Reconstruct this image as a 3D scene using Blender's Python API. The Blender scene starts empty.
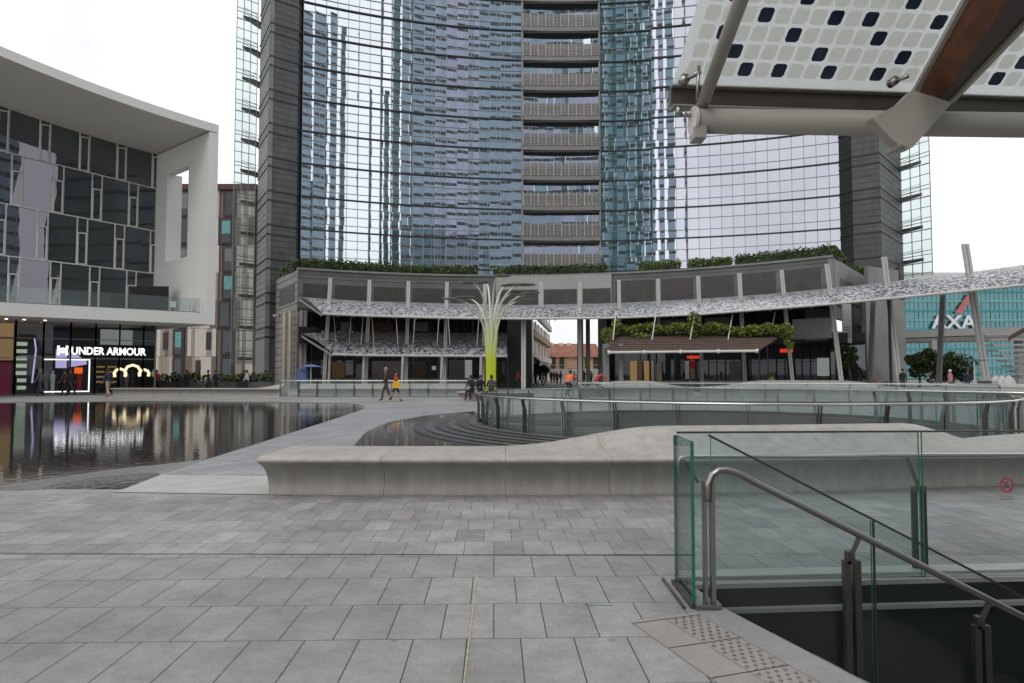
import bpy, bmesh, math, random
from mathutils import Vector, Matrix, noise
from mathutils.geometry import tessellate_polygon
random.seed(11)
R_ = math.radians
SC = bpy.context.scene
COL = SC.collection
EYE = 1.55; F = 683.0; TH = R_(2.62)

# ------------------------------------------------------------------ view geometry helpers
def ray(px, py):
    x = (px-512)/F; u = (341.5-py)/F
    return (x, math.cos(TH)-math.sin(TH)*u, math.sin(TH)+math.cos(TH)*u)
def V(px, py, Y):
    r = ray(px, py); t = Y/r[1]
    return Vector((r[0]*t, Y, EYE+r[2]*t))
def G(px, py, z=0.0):
    r = ray(px, py); t = (z-EYE)/r[2]
    return Vector((r[0]*t, r[1]*t, z))
def zof(Y, py):
    return EYE + Y*math.tan(TH+math.atan((341.5-py)/F))
def az(px): return (px-512)/F
def hitline(p0, d, px):
    k = az(px)            # X = k*Y
    s = (p0[0]-k*p0[1])/(k*d[1]-d[0])
    return Vector((p0[0]+d[0]*s, p0[1]+d[1]*s))
def circ3(a, b, c):
    ax, ay = a; bx, by = b; cx, cy = c
    d = 2*(ax*(by-cy)+bx*(cy-ay)+cx*(ay-by))
    ux = ((ax*ax+ay*ay)*(by-cy)+(bx*bx+by*by)*(cy-ay)+(cx*cx+cy*cy)*(ay-by))/d
    uy = ((ax*ax+ay*ay)*(cx-bx)+(bx*bx+by*by)*(ax-cx)+(cx*cx+cy*cy)*(bx-ax))/d
    return (ux, uy, math.hypot(ax-ux, ay-uy))
def circhit(c, px, dr=0.0):
    cx, cy, r = c; r = r+dr; k = az(px)
    a = k*k+1; b = -2*(k*cx+cy); q = cx*cx+cy*cy-r*r
    Y = (-b+math.sqrt(max(b*b-4*a*q, 0)))/(2*a)
    return Vector((k*Y, Y))

# ------------------------------------------------------------------ materials
M = {}
def newmat(name):
    m = bpy.data.materials.new(name); m.use_nodes = True
    nt = m.node_tree; nt.nodes.clear()
    out = nt.nodes.new('ShaderNodeOutputMaterial')
    M[name] = m
    return m, nt, out
def N(nt, t, **kw):
    n = nt.nodes.new(t)
    for k, v in kw.items():
        if k in n.inputs: n.inputs[k].default_value = v
        else: setattr(n, k, v)
    return n
def c4(c): return (c[0], c[1], c[2], 1)
def mat(name, col, rough=.6, metal=0, var=.15, vscale=1.5, bump=0.0, bscale=30, spec=.5, fine=0.0, streak=0.0):
    m, nt, out = newmat(name)
    b = N(nt, 'ShaderNodeBsdfPrincipled', Roughness=rough, Metallic=metal)
    b.inputs['Specular IOR Level'].default_value = spec
    tc = N(nt, 'ShaderNodeTexCoord')
    n1 = N(nt, 'ShaderNodeTexNoise', Scale=vscale, Detail=6.0)
    nt.links.new(tc.outputs['Object'], n1.inputs['Vector'])
    mx = N(nt, 'ShaderNodeMix', data_type='RGBA')
    mx.inputs[6].default_value = c4([v*(1-var) for v in col]); mx.inputs[7].default_value = c4([min(v*(1+var), 1) for v in col])
    mr = N(nt, 'ShaderNodeMapRange'); mr.inputs[1].default_value = .3; mr.inputs[2].default_value = .7
    nt.links.new(n1.outputs[0], mr.inputs[0]); nt.links.new(mr.outputs[0], mx.inputs[0])
    last = mx.outputs[2]
    if fine or streak:
        mp = N(nt, 'ShaderNodeMapping')
        mp.inputs['Scale'].default_value = (1, 1, .06) if streak else (1, 1, 1)
        nt.links.new(tc.outputs['Object'], mp.inputs[0])
        n2 = N(nt, 'ShaderNodeTexNoise', Scale=6.0 if streak else 90.0, Detail=5.0)
        nt.links.new(mp.outputs[0], n2.inputs['Vector'])
        m2 = N(nt, 'ShaderNodeMix', data_type='RGBA', blend_type='MULTIPLY'); m2.inputs[0].default_value = 1
        cr = N(nt, 'ShaderNodeValToRGB'); a = fine or streak
        cr.color_ramp.elements[0].position = .3; cr.color_ramp.elements[0].color = (1-a, 1-a, 1-a, 1)
        cr.color_ramp.elements[1].position = .65; cr.color_ramp.elements[1].color = (1, 1, 1, 1)
        nt.links.new(n2.outputs[0], cr.inputs[0]); nt.links.new(last, m2.inputs[6]); nt.links.new(cr.outputs[0], m2.inputs[7])
        last = m2.outputs[2]
    nt.links.new(last, b.inputs['Base Color'])
    if bump:
        nb = N(nt, 'ShaderNodeTexNoise', Scale=bscale, Detail=4.0)
        nt.links.new(tc.outputs['Object'], nb.inputs['Vector'])
        bp = N(nt, 'ShaderNodeBump', Strength=bump, Distance=.01)
        nt.links.new(nb.outputs[0], bp.inputs['Height']); nt.links.new(bp.outputs[0], b.inputs['Normal'])
    nt.links.new(b.outputs[0], out.inputs[0])
    return m
def emis(name, col, s):
    m, nt, out = newmat(name)
    e = N(nt, 'ShaderNodeEmission', Color=c4(col), Strength=s); nt.links.new(e.outputs[0], out.inputs[0]); return m
def paving(name, bw, rh, ca, cb, mortar, rot=0, msize=.006, off=.5, var=.10, stain=.18, rough=.7, scalevar=.35, yoff=.135):
    m, nt, out = newmat(name)
    b = N(nt, 'ShaderNodeBsdfPrincipled', Roughness=rough)
    tc = N(nt, 'ShaderNodeTexCoord'); mp = N(nt, 'ShaderNodeMapping'); mp.inputs['Rotation'].default_value = (0, 0, rot); mp.inputs['Location'].default_value = (0, yoff, 0)
    nt.links.new(tc.outputs['Object'], mp.inputs[0])
    br = N(nt, 'ShaderNodeTexBrick', offset=off, offset_frequency=2, squash=1.0)
    br.inputs['Color1'].default_value = c4(ca); br.inputs['Color2'].default_value = c4(cb); br.inputs['Mortar'].default_value = c4(mortar)
    br.inputs['Scale'].default_value = 1; br.inputs['Mortar Size'].default_value = msize; br.inputs['Mortar Smooth'].default_value = .1
    br.inputs['Brick Width'].default_value = bw; br.inputs['Row Height'].default_value = rh
    nt.links.new(mp.outputs[0], br.inputs['Vector'])
    # blotches, fine grain
    last = br.outputs['Color']
    for sc, lo, p0, p1 in ((scalevar, 1-stain, .35, .62), (3.2, 1-stain*.7, .35, .6), (70, 1-var*1.4, .35, .6), (14, 1-var, .3, .65)):
        n2 = N(nt, 'ShaderNodeTexNoise', Scale=sc, Detail=7.0, Roughness=.6); nt.links.new(tc.outputs['Object'], n2.inputs['Vector'])
        cr = N(nt, 'ShaderNodeValToRGB'); cr.color_ramp.elements[0].position = p0; cr.color_ramp.elements[0].color = (lo, lo, lo*.99, 1)
        cr.color_ramp.elements[1].position = p1; cr.color_ramp.elements[1].color = (1, 1, 1, 1)
        m2 = N(nt, 'ShaderNodeMix', data_type='RGBA', blend_type='MULTIPLY'); m2.inputs[0].default_value = 1
        nt.links.new(n2.outputs[0], cr.inputs[0]); nt.links.new(last, m2.inputs[6]); nt.links.new(cr.outputs[0], m2.inputs[7]); last = m2.outputs[2]
    # chewing-gum spots and specks
    for vs_, rad_, lo in ((2.3, .055, .72), (9.0, .05, .80), (4.1, .05, 1.25)):
        vo = N(nt, 'ShaderNodeTexVoronoi', Scale=vs_); nt.links.new(tc.outputs['Object'], vo.inputs['Vector'])
        cr = N(nt, 'ShaderNodeValToRGB'); cr.color_ramp.elements[0].position = rad_*.8; cr.color_ramp.elements[0].color = (lo, lo, lo, 1)
        cr.color_ramp.elements[1].position = rad_; cr.color_ramp.elements[1].color = (1, 1, 1, 1)
        m2 = N(nt, 'ShaderNodeMix', data_type='RGBA', blend_type='MULTIPLY'); m2.inputs[0].default_value = 1
        nt.links.new(vo.outputs['Distance'], cr.inputs[0]); nt.links.new(last, m2.inputs[6]); nt.links.new(cr.outputs[0], m2.inputs[7]); last = m2.outputs[2]
    nt.links.new(last, b.inputs['Base Color'])
    nr = N(nt, 'ShaderNodeTexNoise', Scale=.8, Detail=4.0); nt.links.new(tc.outputs['Object'], nr.inputs['Vector'])
    mr = N(nt, 'ShaderNodeMapRange'); mr.inputs[1].default_value = .3; mr.inputs[2].default_value = .7; mr.inputs[3].default_value = rough-.14; mr.inputs[4].default_value = rough+.12
    nt.links.new(nr.outputs[0], mr.inputs[0]); nt.links.new(mr.outputs[0], b.inputs['Roughness'])
    bp = N(nt, 'ShaderNodeBump', Strength=.5, Distance=.004)
    inv = N(nt, 'ShaderNodeMath', operation='SUBTRACT'); inv.inputs[0].default_value = 1; nt.links.new(br.outputs['Fac'], inv.inputs[1])
    ng = N(nt, 'ShaderNodeTexNoise', Scale=120.0, Detail=2.0); nt.links.new(tc.outputs['Object'], ng.inputs['Vector'])
    ad = N(nt, 'ShaderNodeMath', operation='MULTIPLY_ADD'); ad.inputs[1].default_value = .25
    nt.links.new(ng.outputs[0], ad.inputs[0]); nt.links.new(inv.outputs[0], ad.inputs[2])
    nt.links.new(ad.outputs[0], bp.inputs['Height']); nt.links.new(bp.outputs[0], b.inputs['Normal'])
    nt.links.new(b.outputs[0], out.inputs[0])
    return m
def glassy(name, tint, refl=1.0, rough=0.0, ior=1.5, bump=0, bscale=.6, body=None, bodyfac=0):
    """clear sheet: transparent with fresnel reflection"""
    m, nt, out = newmat(name)
    tr = N(nt, 'ShaderNodeBsdfTransparent', Color=c4(tint)); gl = N(nt, 'ShaderNodeBsdfGlossy', Color=(refl, refl, refl, 1), Roughness=rough)
    lw = N(nt, 'ShaderNodeLayerWeight', Blend=.5); pw = N(nt, 'ShaderNodeMath', operation='POWER'); pw.inputs[1].default_value = 4.2
    nt.links.new(lw.outputs['Facing'], pw.inputs[0])
    fr = N(nt, 'ShaderNodeMath', operation='MULTIPLY_ADD', use_clamp=True); fr.inputs[1].default_value = .85; fr.inputs[2].default_value = .045
    nt.links.new(pw.outputs[0], fr.inputs[0])
    base = tr.outputs[0]
    if body:
        df = N(nt, 'ShaderNodeBsdfDiffuse', Color=c4(body)); m0 = N(nt, 'ShaderNodeMixShader'); m0.inputs[0].default_value = bodyfac
        nt.links.new(tr.outputs[0], m0.inputs[1]); nt.links.new(df.outputs[0], m0.inputs[2]); base = m0.outputs[0]
    mx = N(nt, 'ShaderNodeMixShader'); nt.links.new(fr.outputs[0], mx.inputs[0]); nt.links.new(base, mx.inputs[1]); nt.links.new(gl.outputs[0], mx.inputs[2])
    if bump:
        tc = N(nt, 'ShaderNodeTexCoord'); nb = N(nt, 'ShaderNodeTexNoise', Scale=bscale, Detail=2.0); nt.links.new(tc.outputs['Object'], nb.inputs['Vector'])
        bp = N(nt, 'ShaderNodeBump', Strength=bump, Distance=.05); nt.links.new(nb.outputs[0], bp.inputs['Height']); nt.links.new(bp.outputs[0], gl.inputs['Normal'])
    nt.links.new(mx.outputs[0], out.inputs[0]); return m
def coated(name, base, tint, fac, rough=.01, bump=.0, bscale=.4, bdist=.05, fres=True):
    """opaque coated curtain-wall glass: dark body under a mirror-like coat"""
    m, nt, out = newmat(name)
    df = N(nt, 'ShaderNodeBsdfDiffuse', Color=c4(base)); gl = N(nt, 'ShaderNodeBsdfGlossy', Color=c4(tint), Roughness=rough)
    mx = N(nt, 'ShaderNodeMixShader'); mx.inputs[0].default_value = fac
    tc = N(nt, 'ShaderNodeTexCoord')
    if fres:
        lw = N(nt, 'ShaderNodeFresnel', IOR=1.5); ad = N(nt, 'ShaderNodeMath', operation='ADD', use_clamp=True); ad.inputs[1].default_value = fac
        nt.links.new(lw.outputs[0], ad.inputs[0]); nt.links.new(ad.outputs[0], mx.inputs[0])
    n0 = N(nt, 'ShaderNodeTexNoise', Scale=.25, Detail=3.0); nt.links.new(tc.outputs['Object'], n0.inputs['Vector'])
    cm = N(nt, 'ShaderNodeMix', data_type='RGBA'); cm.inputs[6].default_value = c4([v*.5 for v in base]); cm.inputs[7].default_value = c4([v*1.6 for v in base])
    nt.links.new(n0.outputs[0], cm.inputs[0]); nt.links.new(cm.outputs[2], df.inputs[0])
    if bump:
        nb = N(nt, 'ShaderNodeTexNoise', Scale=bscale, Detail=1.5); nt.links.new(tc.outputs['Object'], nb.inputs['Vector'])
        bp = N(nt, 'ShaderNodeBump', Strength=bump, Distance=bdist); nt.links.new(nb.outputs[0], bp.inputs['Height']); nt.links.new(bp.outputs[0], gl.inputs['Normal'])
    nt.links.new(df.outputs[0], mx.inputs[1]); nt.links.new(gl.outputs[0], mx.inputs[2]); nt.links.new(mx.outputs[0], out.inputs[0]); return m

PAVROT = R_(1.5)
paving('pave', .312, .60, (.415, .41, .40), (.35, .346, .343), (.06, .06, .06), rot=-PAVROT, msize=.0038, var=.16, stain=.30)
paving('pave_mid', .26, .48, (.44, .432, .425), (.315, .312, .32), (.12, .12, .12), rot=-PAVROT, msize=.0035, var=.16, stain=.32, off=.37, scalevar=.6, yoff=.365)
paving('pave_far', .42, .84, (.42, .42, .42), (.32, .32, .33), (.12, .12, .12), rot=-PAVROT, msize=.006, stain=.22)
paving('walk', .30, .60, (.36, .362, .38), (.27, .275, .295), (.12, .12, .13), rot=R_(38), msize=.006, stain=.14, rough=.55)
mat('border', (.42, .415, .395), .6, var=.12, vscale=3, fine=.2)
mat('coping', (.28, .28, .275), .65, var=.12, vscale=2, fine=.25, bump=.2, bscale=90)
mat('tactile', (.31, .285, .265), .7, var=.10, vscale=4, fine=.2)
mat('tactile_dot', (.17, .16, .155), .6)
mat('concrete_bench', (.38, .358, .325), .52, var=.06, vscale=1.6, streak=.24, bump=.25, bscale=90)
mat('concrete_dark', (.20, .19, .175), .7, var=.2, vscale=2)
mat('wet_stone', (.21, .21, .205), .3, var=.2, vscale=.8, fine=.2)
mat('ring_stone', (.075, .073, .07), .35, var=.3, vscale=2, fine=.3)
mat('ring_gap', (.015, .015, .015), .4)
mat('ring_light', (.10, .098, .095), .35, var=.25, vscale=2)
mat('well_wall', (.075, .072, .068), .5, var=.2, vscale=1)
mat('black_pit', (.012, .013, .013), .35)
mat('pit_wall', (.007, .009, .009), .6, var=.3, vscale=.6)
mat('steel', (.34, .33, .31), .28, metal=1, var=.08, vscale=3)
mat('steel_bright', (.62, .60, .57), .22, metal=1, var=.05)
mat('steel_dark', (.10, .095, .085), .38, metal=.7, var=.15)
mat('cream_steel', (.35, .33, .29), .45, var=.06, fine=.05)
mat('offwhite_steel', (.55, .54, .51), .45, var=.05)
mat('white_steel', (.62, .62, .60), .45, var=.06)
mat('grey_steel', (.24, .24, .235), .45, var=.1)
mat('rubber', (.02, .02, .02), .6)
mat('wood', (.17, .055, .022), .42, var=.25, vscale=5, streak=.3)
mat('wood_dark', (.035, .017, .012), .5, var=.25, vscale=5)
mat('brown_channel', (.065, .05, .04), .4, var=.15)
mat('wood_awning', (.12, .075, .055), .7, var=.25, vscale=4, streak=.35)
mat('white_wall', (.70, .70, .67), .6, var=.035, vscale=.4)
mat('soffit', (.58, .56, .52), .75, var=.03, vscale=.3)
mat('frame_white', (.62, .61, .56), .45, var=.05)
mat('tower_stone', (.095, .097, .098), .55, var=.22, vscale=.7, fine=.25, streak=.12)
mat('tower_stone_light', (.20, .20, .198), .55, var=.15, vscale=.7, streak=.12)
mat('podium_stone', (.14, .14, .14), .55, var=.15, vscale=.5, fine=.12)
mat('podium_light', (.34, .34, .33), .55, var=.08, vscale=.5)
mat('podium_side', (.24, .235, .225), .55, var=.15, vscale=.6, fine=.15)
mat('louvre', (.055, .053, .05), .5, var=.2)
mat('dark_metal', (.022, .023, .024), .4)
mat('mullion', (.32, .34, .35), .4, metal=.3)
mat('mullion_light', (.22, .23, .24), .4, metal=.3)
mat('band_dark', (.03, .034, .038), .4)
mat('balcony', (.22, .212, .20), .5, var=.08)
mat('balcony_post', (.40, .39, .37), .5)
mat('slab_shadow', (.03, .03, .03), .7)
coated('tower_glass', (.05, .08, .095), (.74, .75, .82), .74, rough=.0, bump=.06, bscale=.5, bdist=.03, fres=False)
coated('tower_glass_left', (.06, .10, .11), (.84, .89, .94), .80, rough=.0, bump=.05, bscale=.5, bdist=.03, fres=False)
coated('teal_glass', (.035, .10, .105), (.62, .76, .80), .66, rough=.01, bump=.07, bscale=.5, bdist=.03, fres=False)
coated('white_bldg_glass', (.04, .05, .048), (.64, .62, .72), .17, rough=.0, bump=.2, bscale=.4, bdist=.02)
coated('dark_glass', (.014, .016, .017), (.7, .75, .78), .05, rough=.01)
coated('shop_dark', (.03, .03, .03), (.7, .75, .78), .02, rough=.02)
coated('reflector_glass', (.21, .30, .36), (.5, .58, .7), .18, rough=.05)
coated('reflector_dark', (.16, .185, .175), (.5, .55, .55), .08, rough=.08)
coated('reflector_teal', (.05, .12, .125), (.4, .5, .5), .12, rough=.05)
coated('reflector_lilac', (.30, .32, .42), (.6, .6, .75), .25, rough=.05)
coated('axa_glass', (.03, .13, .145), (.4, .7, .75), .22, rough=.03, bump=.2, bscale=.4)
glassy('clear_glass', (.955, .982, .975), .5, body=(.42, .58, .54), bodyfac=.008)
glassy('teal_pane', (.90, .955, .945), .6, body=(.35, .52, .49), bodyfac=.05)
glassy('rail_glass', (.92, .955, .95), .6, body=(.45, .52, .52), bodyfac=.09)
glassy('fin_glass', (.78, .87, .86), .8, body=(.55, .65, .65), bodyfac=.14)
glassy('shop_glass', (.80, .82, .82), .7)
mat('glass_edge', (.02, .16, .11), .15, var=.1)
mat('solar_dark', (.028, .045, .085), .2, var=.2, vscale=8)
mat('ochre', (.62, .40, .20), .8, var=.08)
mat('ochre_pink', (.60, .36, .24), .8, var=.08)
mat('cream_wall', (.60, .54, .43), .8, var=.08)
mat('pale_wall', (.5, .47, .42), .8, var=.1)
mat('tile_roof', (.30, .12, .08), .85, var=.5, vscale=1.5, fine=.4)
mat('far_window', (.07, .07, .075), .3)
mat('shutter', (.13, .10, .07), .6)
mat('beige_a', (.50, .445, .385), .75, var=.06); mat('beige_b', (.36, .31, .26), .75, var=.06)
mat('beige_c', (.66, .61, .54), .75, var=.06); mat('beige_d', (.19, .155, .13), .75, var=.06)
mat('brown_dark', (.045, .032, .03), .6); mat('roof_red', (.09, .028, .03), .6)
mat('blind_teal', (.14, .38, .37), .5); mat('blind_grey', (.18, .18, .18), .5)
mat('leaf_a', (.045, .088, .018), .6, var=.4, vscale=3); mat('leaf_b', (.095, .145, .022), .6, var=.4, vscale=3)
mat('leaf_c', (.20, .235, .025), .6, var=.3, vscale=3); mat('leaf_d', (.016, .032, .010), .6, var=.3, vscale=3)
mat('bark', (.08, .06, .045), .8); mat('planter', (.16, .155, .15), .7, var=.15)
mat('skin', (.42, .26, .19), .55); mat('hair_dark', (.02, .015, .012), .6); mat('hair_grey', (.25, .24, .23), .6)
for k, c in dict(navy=(.02, .025, .05), black=(.013, .013, .015), grey=(.13, .13, .135), red=(.42, .02, .03), orange=(.85, .14, .02), beige=(.33, .27, .2),
                 white=(.6, .6, .6), jeans=(.04, .06, .11), brown=(.09, .055, .04), purple=(.05, .035, .08), pink=(.55, .2, .25), yellow=(.7, .42, .03), tan=(.3, .2, .12),
                 bluebin=(.10, .14, .30), magenta=(.40, .02, .09), warm=(.30, .19, .09), teal=(.05, .3, .3), cream=(.6, .57, .48)).items():
    mat('cloth_'+k, c, .75, var=.12, vscale=6)
emis('glow_white', (1, 1, 1), 1.25); emis('glow_warm', (1, .78, .5), 1.3); emis('glow_lilac', (.52, .45, .80), .75)
emis('glow_red', (1, .05, .03), .55); emis('glow_orange', (1, .16, .02), .8); emis('glow_pale', (.62, .75, .6), .45)
emis('glow_beige', (.55, .36, .16), .35); emis('lamp_spot', (1, .85, .6), 2.5); emis('glow_dimwarm', (.8, .5, .22), .22); emis('glow_dimwhite', (.7, .75, .72), .22)
mat('axa_white', (.72, .74, .78), .5); mat('axa_red', (.45, .14, .16), .5)
mat('sign_red', (.45, .03, .04), .5); mat('print_grey', (.14, .12, .12), .6)
mat('chalk_yellow', (.40, .35, .22), .8, var=.3, vscale=20); mat('chalk_green', (.10, .36, .22), .8, var=.3, vscale=20)

def m_water():
    m, nt, out = newmat('water')
    tc = N(nt, 'ShaderNodeTexCoord')
    b = N(nt, 'ShaderNodeBsdfPrincipled', Roughness=.035); b.inputs['IOR'].default_value = 1.38
    n0 = N(nt, 'ShaderNodeTexNoise', Scale=.5, Detail=5.0); nt.links.new(tc.outputs['Object'], n0.inputs['Vector'])
    mx = N(nt, 'ShaderNodeMix', data_type='RGBA'); mx.inputs[6].default_value = (.018, .017, .015, 1); mx.inputs[7].default_value = (.05, .047, .043, 1)
    nt.links.new(n0.outputs[0], mx.inputs[0]); nt.links.new(mx.outputs[2], b.inputs['Base Color'])
    n1 = N(nt, 'ShaderNodeTexNoise', Scale=5.0, Detail=3.0); nt.links.new(tc.outputs['Object'], n1.inputs['Vector'])
    bp = N(nt, 'ShaderNodeBump', Strength=.26, Distance=.008); nt.links.new(n1.outputs[0], bp.inputs['Height'])
    nt.links.new(bp.outputs[0], b.inputs['Normal']); nt.links.new(b.outputs[0], out.inputs[0])
m_water()
M['water_pale'] = M['water'].copy(); M['water_pale'].name = 'water_pale'  # paler copy of the water's base colours for the middle pool
for nd in M['water_pale'].node_tree.nodes:
    if nd.type == 'MIX': nd.inputs[6].default_value = (.10, .097, .09, 1); nd.inputs[7].default_value = (.18, .175, .165, 1)
def m_scales(name, cw, light, dark, thr):
    """small solar tiles of the ring canopy, on UVs in metres"""
    m, nt, out = newmat(name)
    b = N(nt, 'ShaderNodeBsdfPrincipled', Roughness=.35)
    uv = N(nt, 'ShaderNodeUVMap'); mp = N(nt, 'ShaderNodeMapping'); mp.inputs['Scale'].default_value = (1/cw, 1/cw, 1); mp.inputs['Rotation'].default_value = (0, 0, R_(45))
    nt.links.new(uv.outputs[0], mp.inputs[0])
    fl = N(nt, 'ShaderNodeVectorMath', operation='FLOOR'); nt.links.new(mp.outputs[0], fl.inputs[0])
    wn = N(nt, 'ShaderNodeTexWhiteNoise', noise_dimensions='2D'); nt.links.new(fl.outputs[0], wn.inputs['Vector'])
    cr = N(nt, 'ShaderNodeValToRGB'); cr.color_ramp.interpolation = 'CONSTANT'
    e = cr.color_ramp.elements; e[0].position = 0; e[0].color = c4(dark); e[1].position = thr; e[1].color = c4([l*.62 for l in light])
    e2 = e.new(thr+.25); e2.color = c4(light); e3 = e.new(.86); e3.color = c4([l*.8 for l in light])
    nt.links.new(wn.outputs[0], cr.inputs[0]); nt.links.new(cr.outputs[0], b.inputs['Base Color']); nt.links.new(b.outputs[0], out.inputs[0])
m_scales('scales', .16, (.50, .50, .52), (.08, .085, .10), .38)
def m_sheet():
    m, nt, out = newmat('solar_sheet')
    d = N(nt, 'ShaderNodeBsdfDiffuse', Color=(.72, .73, .70, 1)); t = N(nt, 'ShaderNodeBsdfTranslucent', Color=(.90, .91, .90, 1)); tr = N(nt, 'ShaderNodeBsdfTransparent', Color=(.9, .95, .95, 1))
    a = N(nt, 'ShaderNodeMixShader'); a.inputs[0].default_value = .7; b = N(nt, 'ShaderNodeMixShader'); b.inputs[0].default_value = .22
    nt.links.new(d.outputs[0], a.inputs[1]); nt.links.new(t.outputs[0], a.inputs[2]); nt.links.new(a.outputs[0], b.inputs[1]); nt.links.new(tr.outputs[0], b.inputs[2]); nt.links.new(b.outputs[0], out.inputs[0])
    m, nt, out = newmat('solar_pale')
    d = N(nt, 'ShaderNodeBsdfDiffuse', Color=(.72, .71, .65, 1)); t = N(nt, 'ShaderNodeBsdfTranslucent', Color=(.92, .91, .86, 1))
    a = N(nt, 'ShaderNodeMixShader'); a.inputs[0].default_value = .7
    nt.links.new(d.outputs[0], a.inputs[1]); nt.links.new(t.outputs[0], a.inputs[2]); nt.links.new(a.outputs[0], out.inputs[0])
m_sheet()
def m_stem():
    m, nt, out = newmat('stem_paint')
    b = N(nt, 'ShaderNodeBsdfPrincipled', Roughness=.4); tc = N(nt, 'ShaderNodeTexCoord'); sp = N(nt, 'ShaderNodeSeparateXYZ')
    nt.links.new(tc.outputs['Object'], sp.inputs[0])
    mr = N(nt, 'ShaderNodeMapRange'); mr.inputs[1].default_value = 2.4; mr.inputs[2].default_value = 5.2; nt.links.new(sp.outputs[2], mr.inputs[0])
    mx = N(nt, 'ShaderNodeMix', data_type='RGBA'); mx.inputs[6].default_value = (.50, .60, .015, 1); mx.inputs[7].default_value = (.66, .68, .55, 1)
    nt.links.new(mr.outputs[0], mx.inputs[0]); nt.links.new(mx.outputs[2], b.inputs['Base Color']); nt.links.new(b.outputs[0], out.inputs[0])
m_stem()

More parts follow.
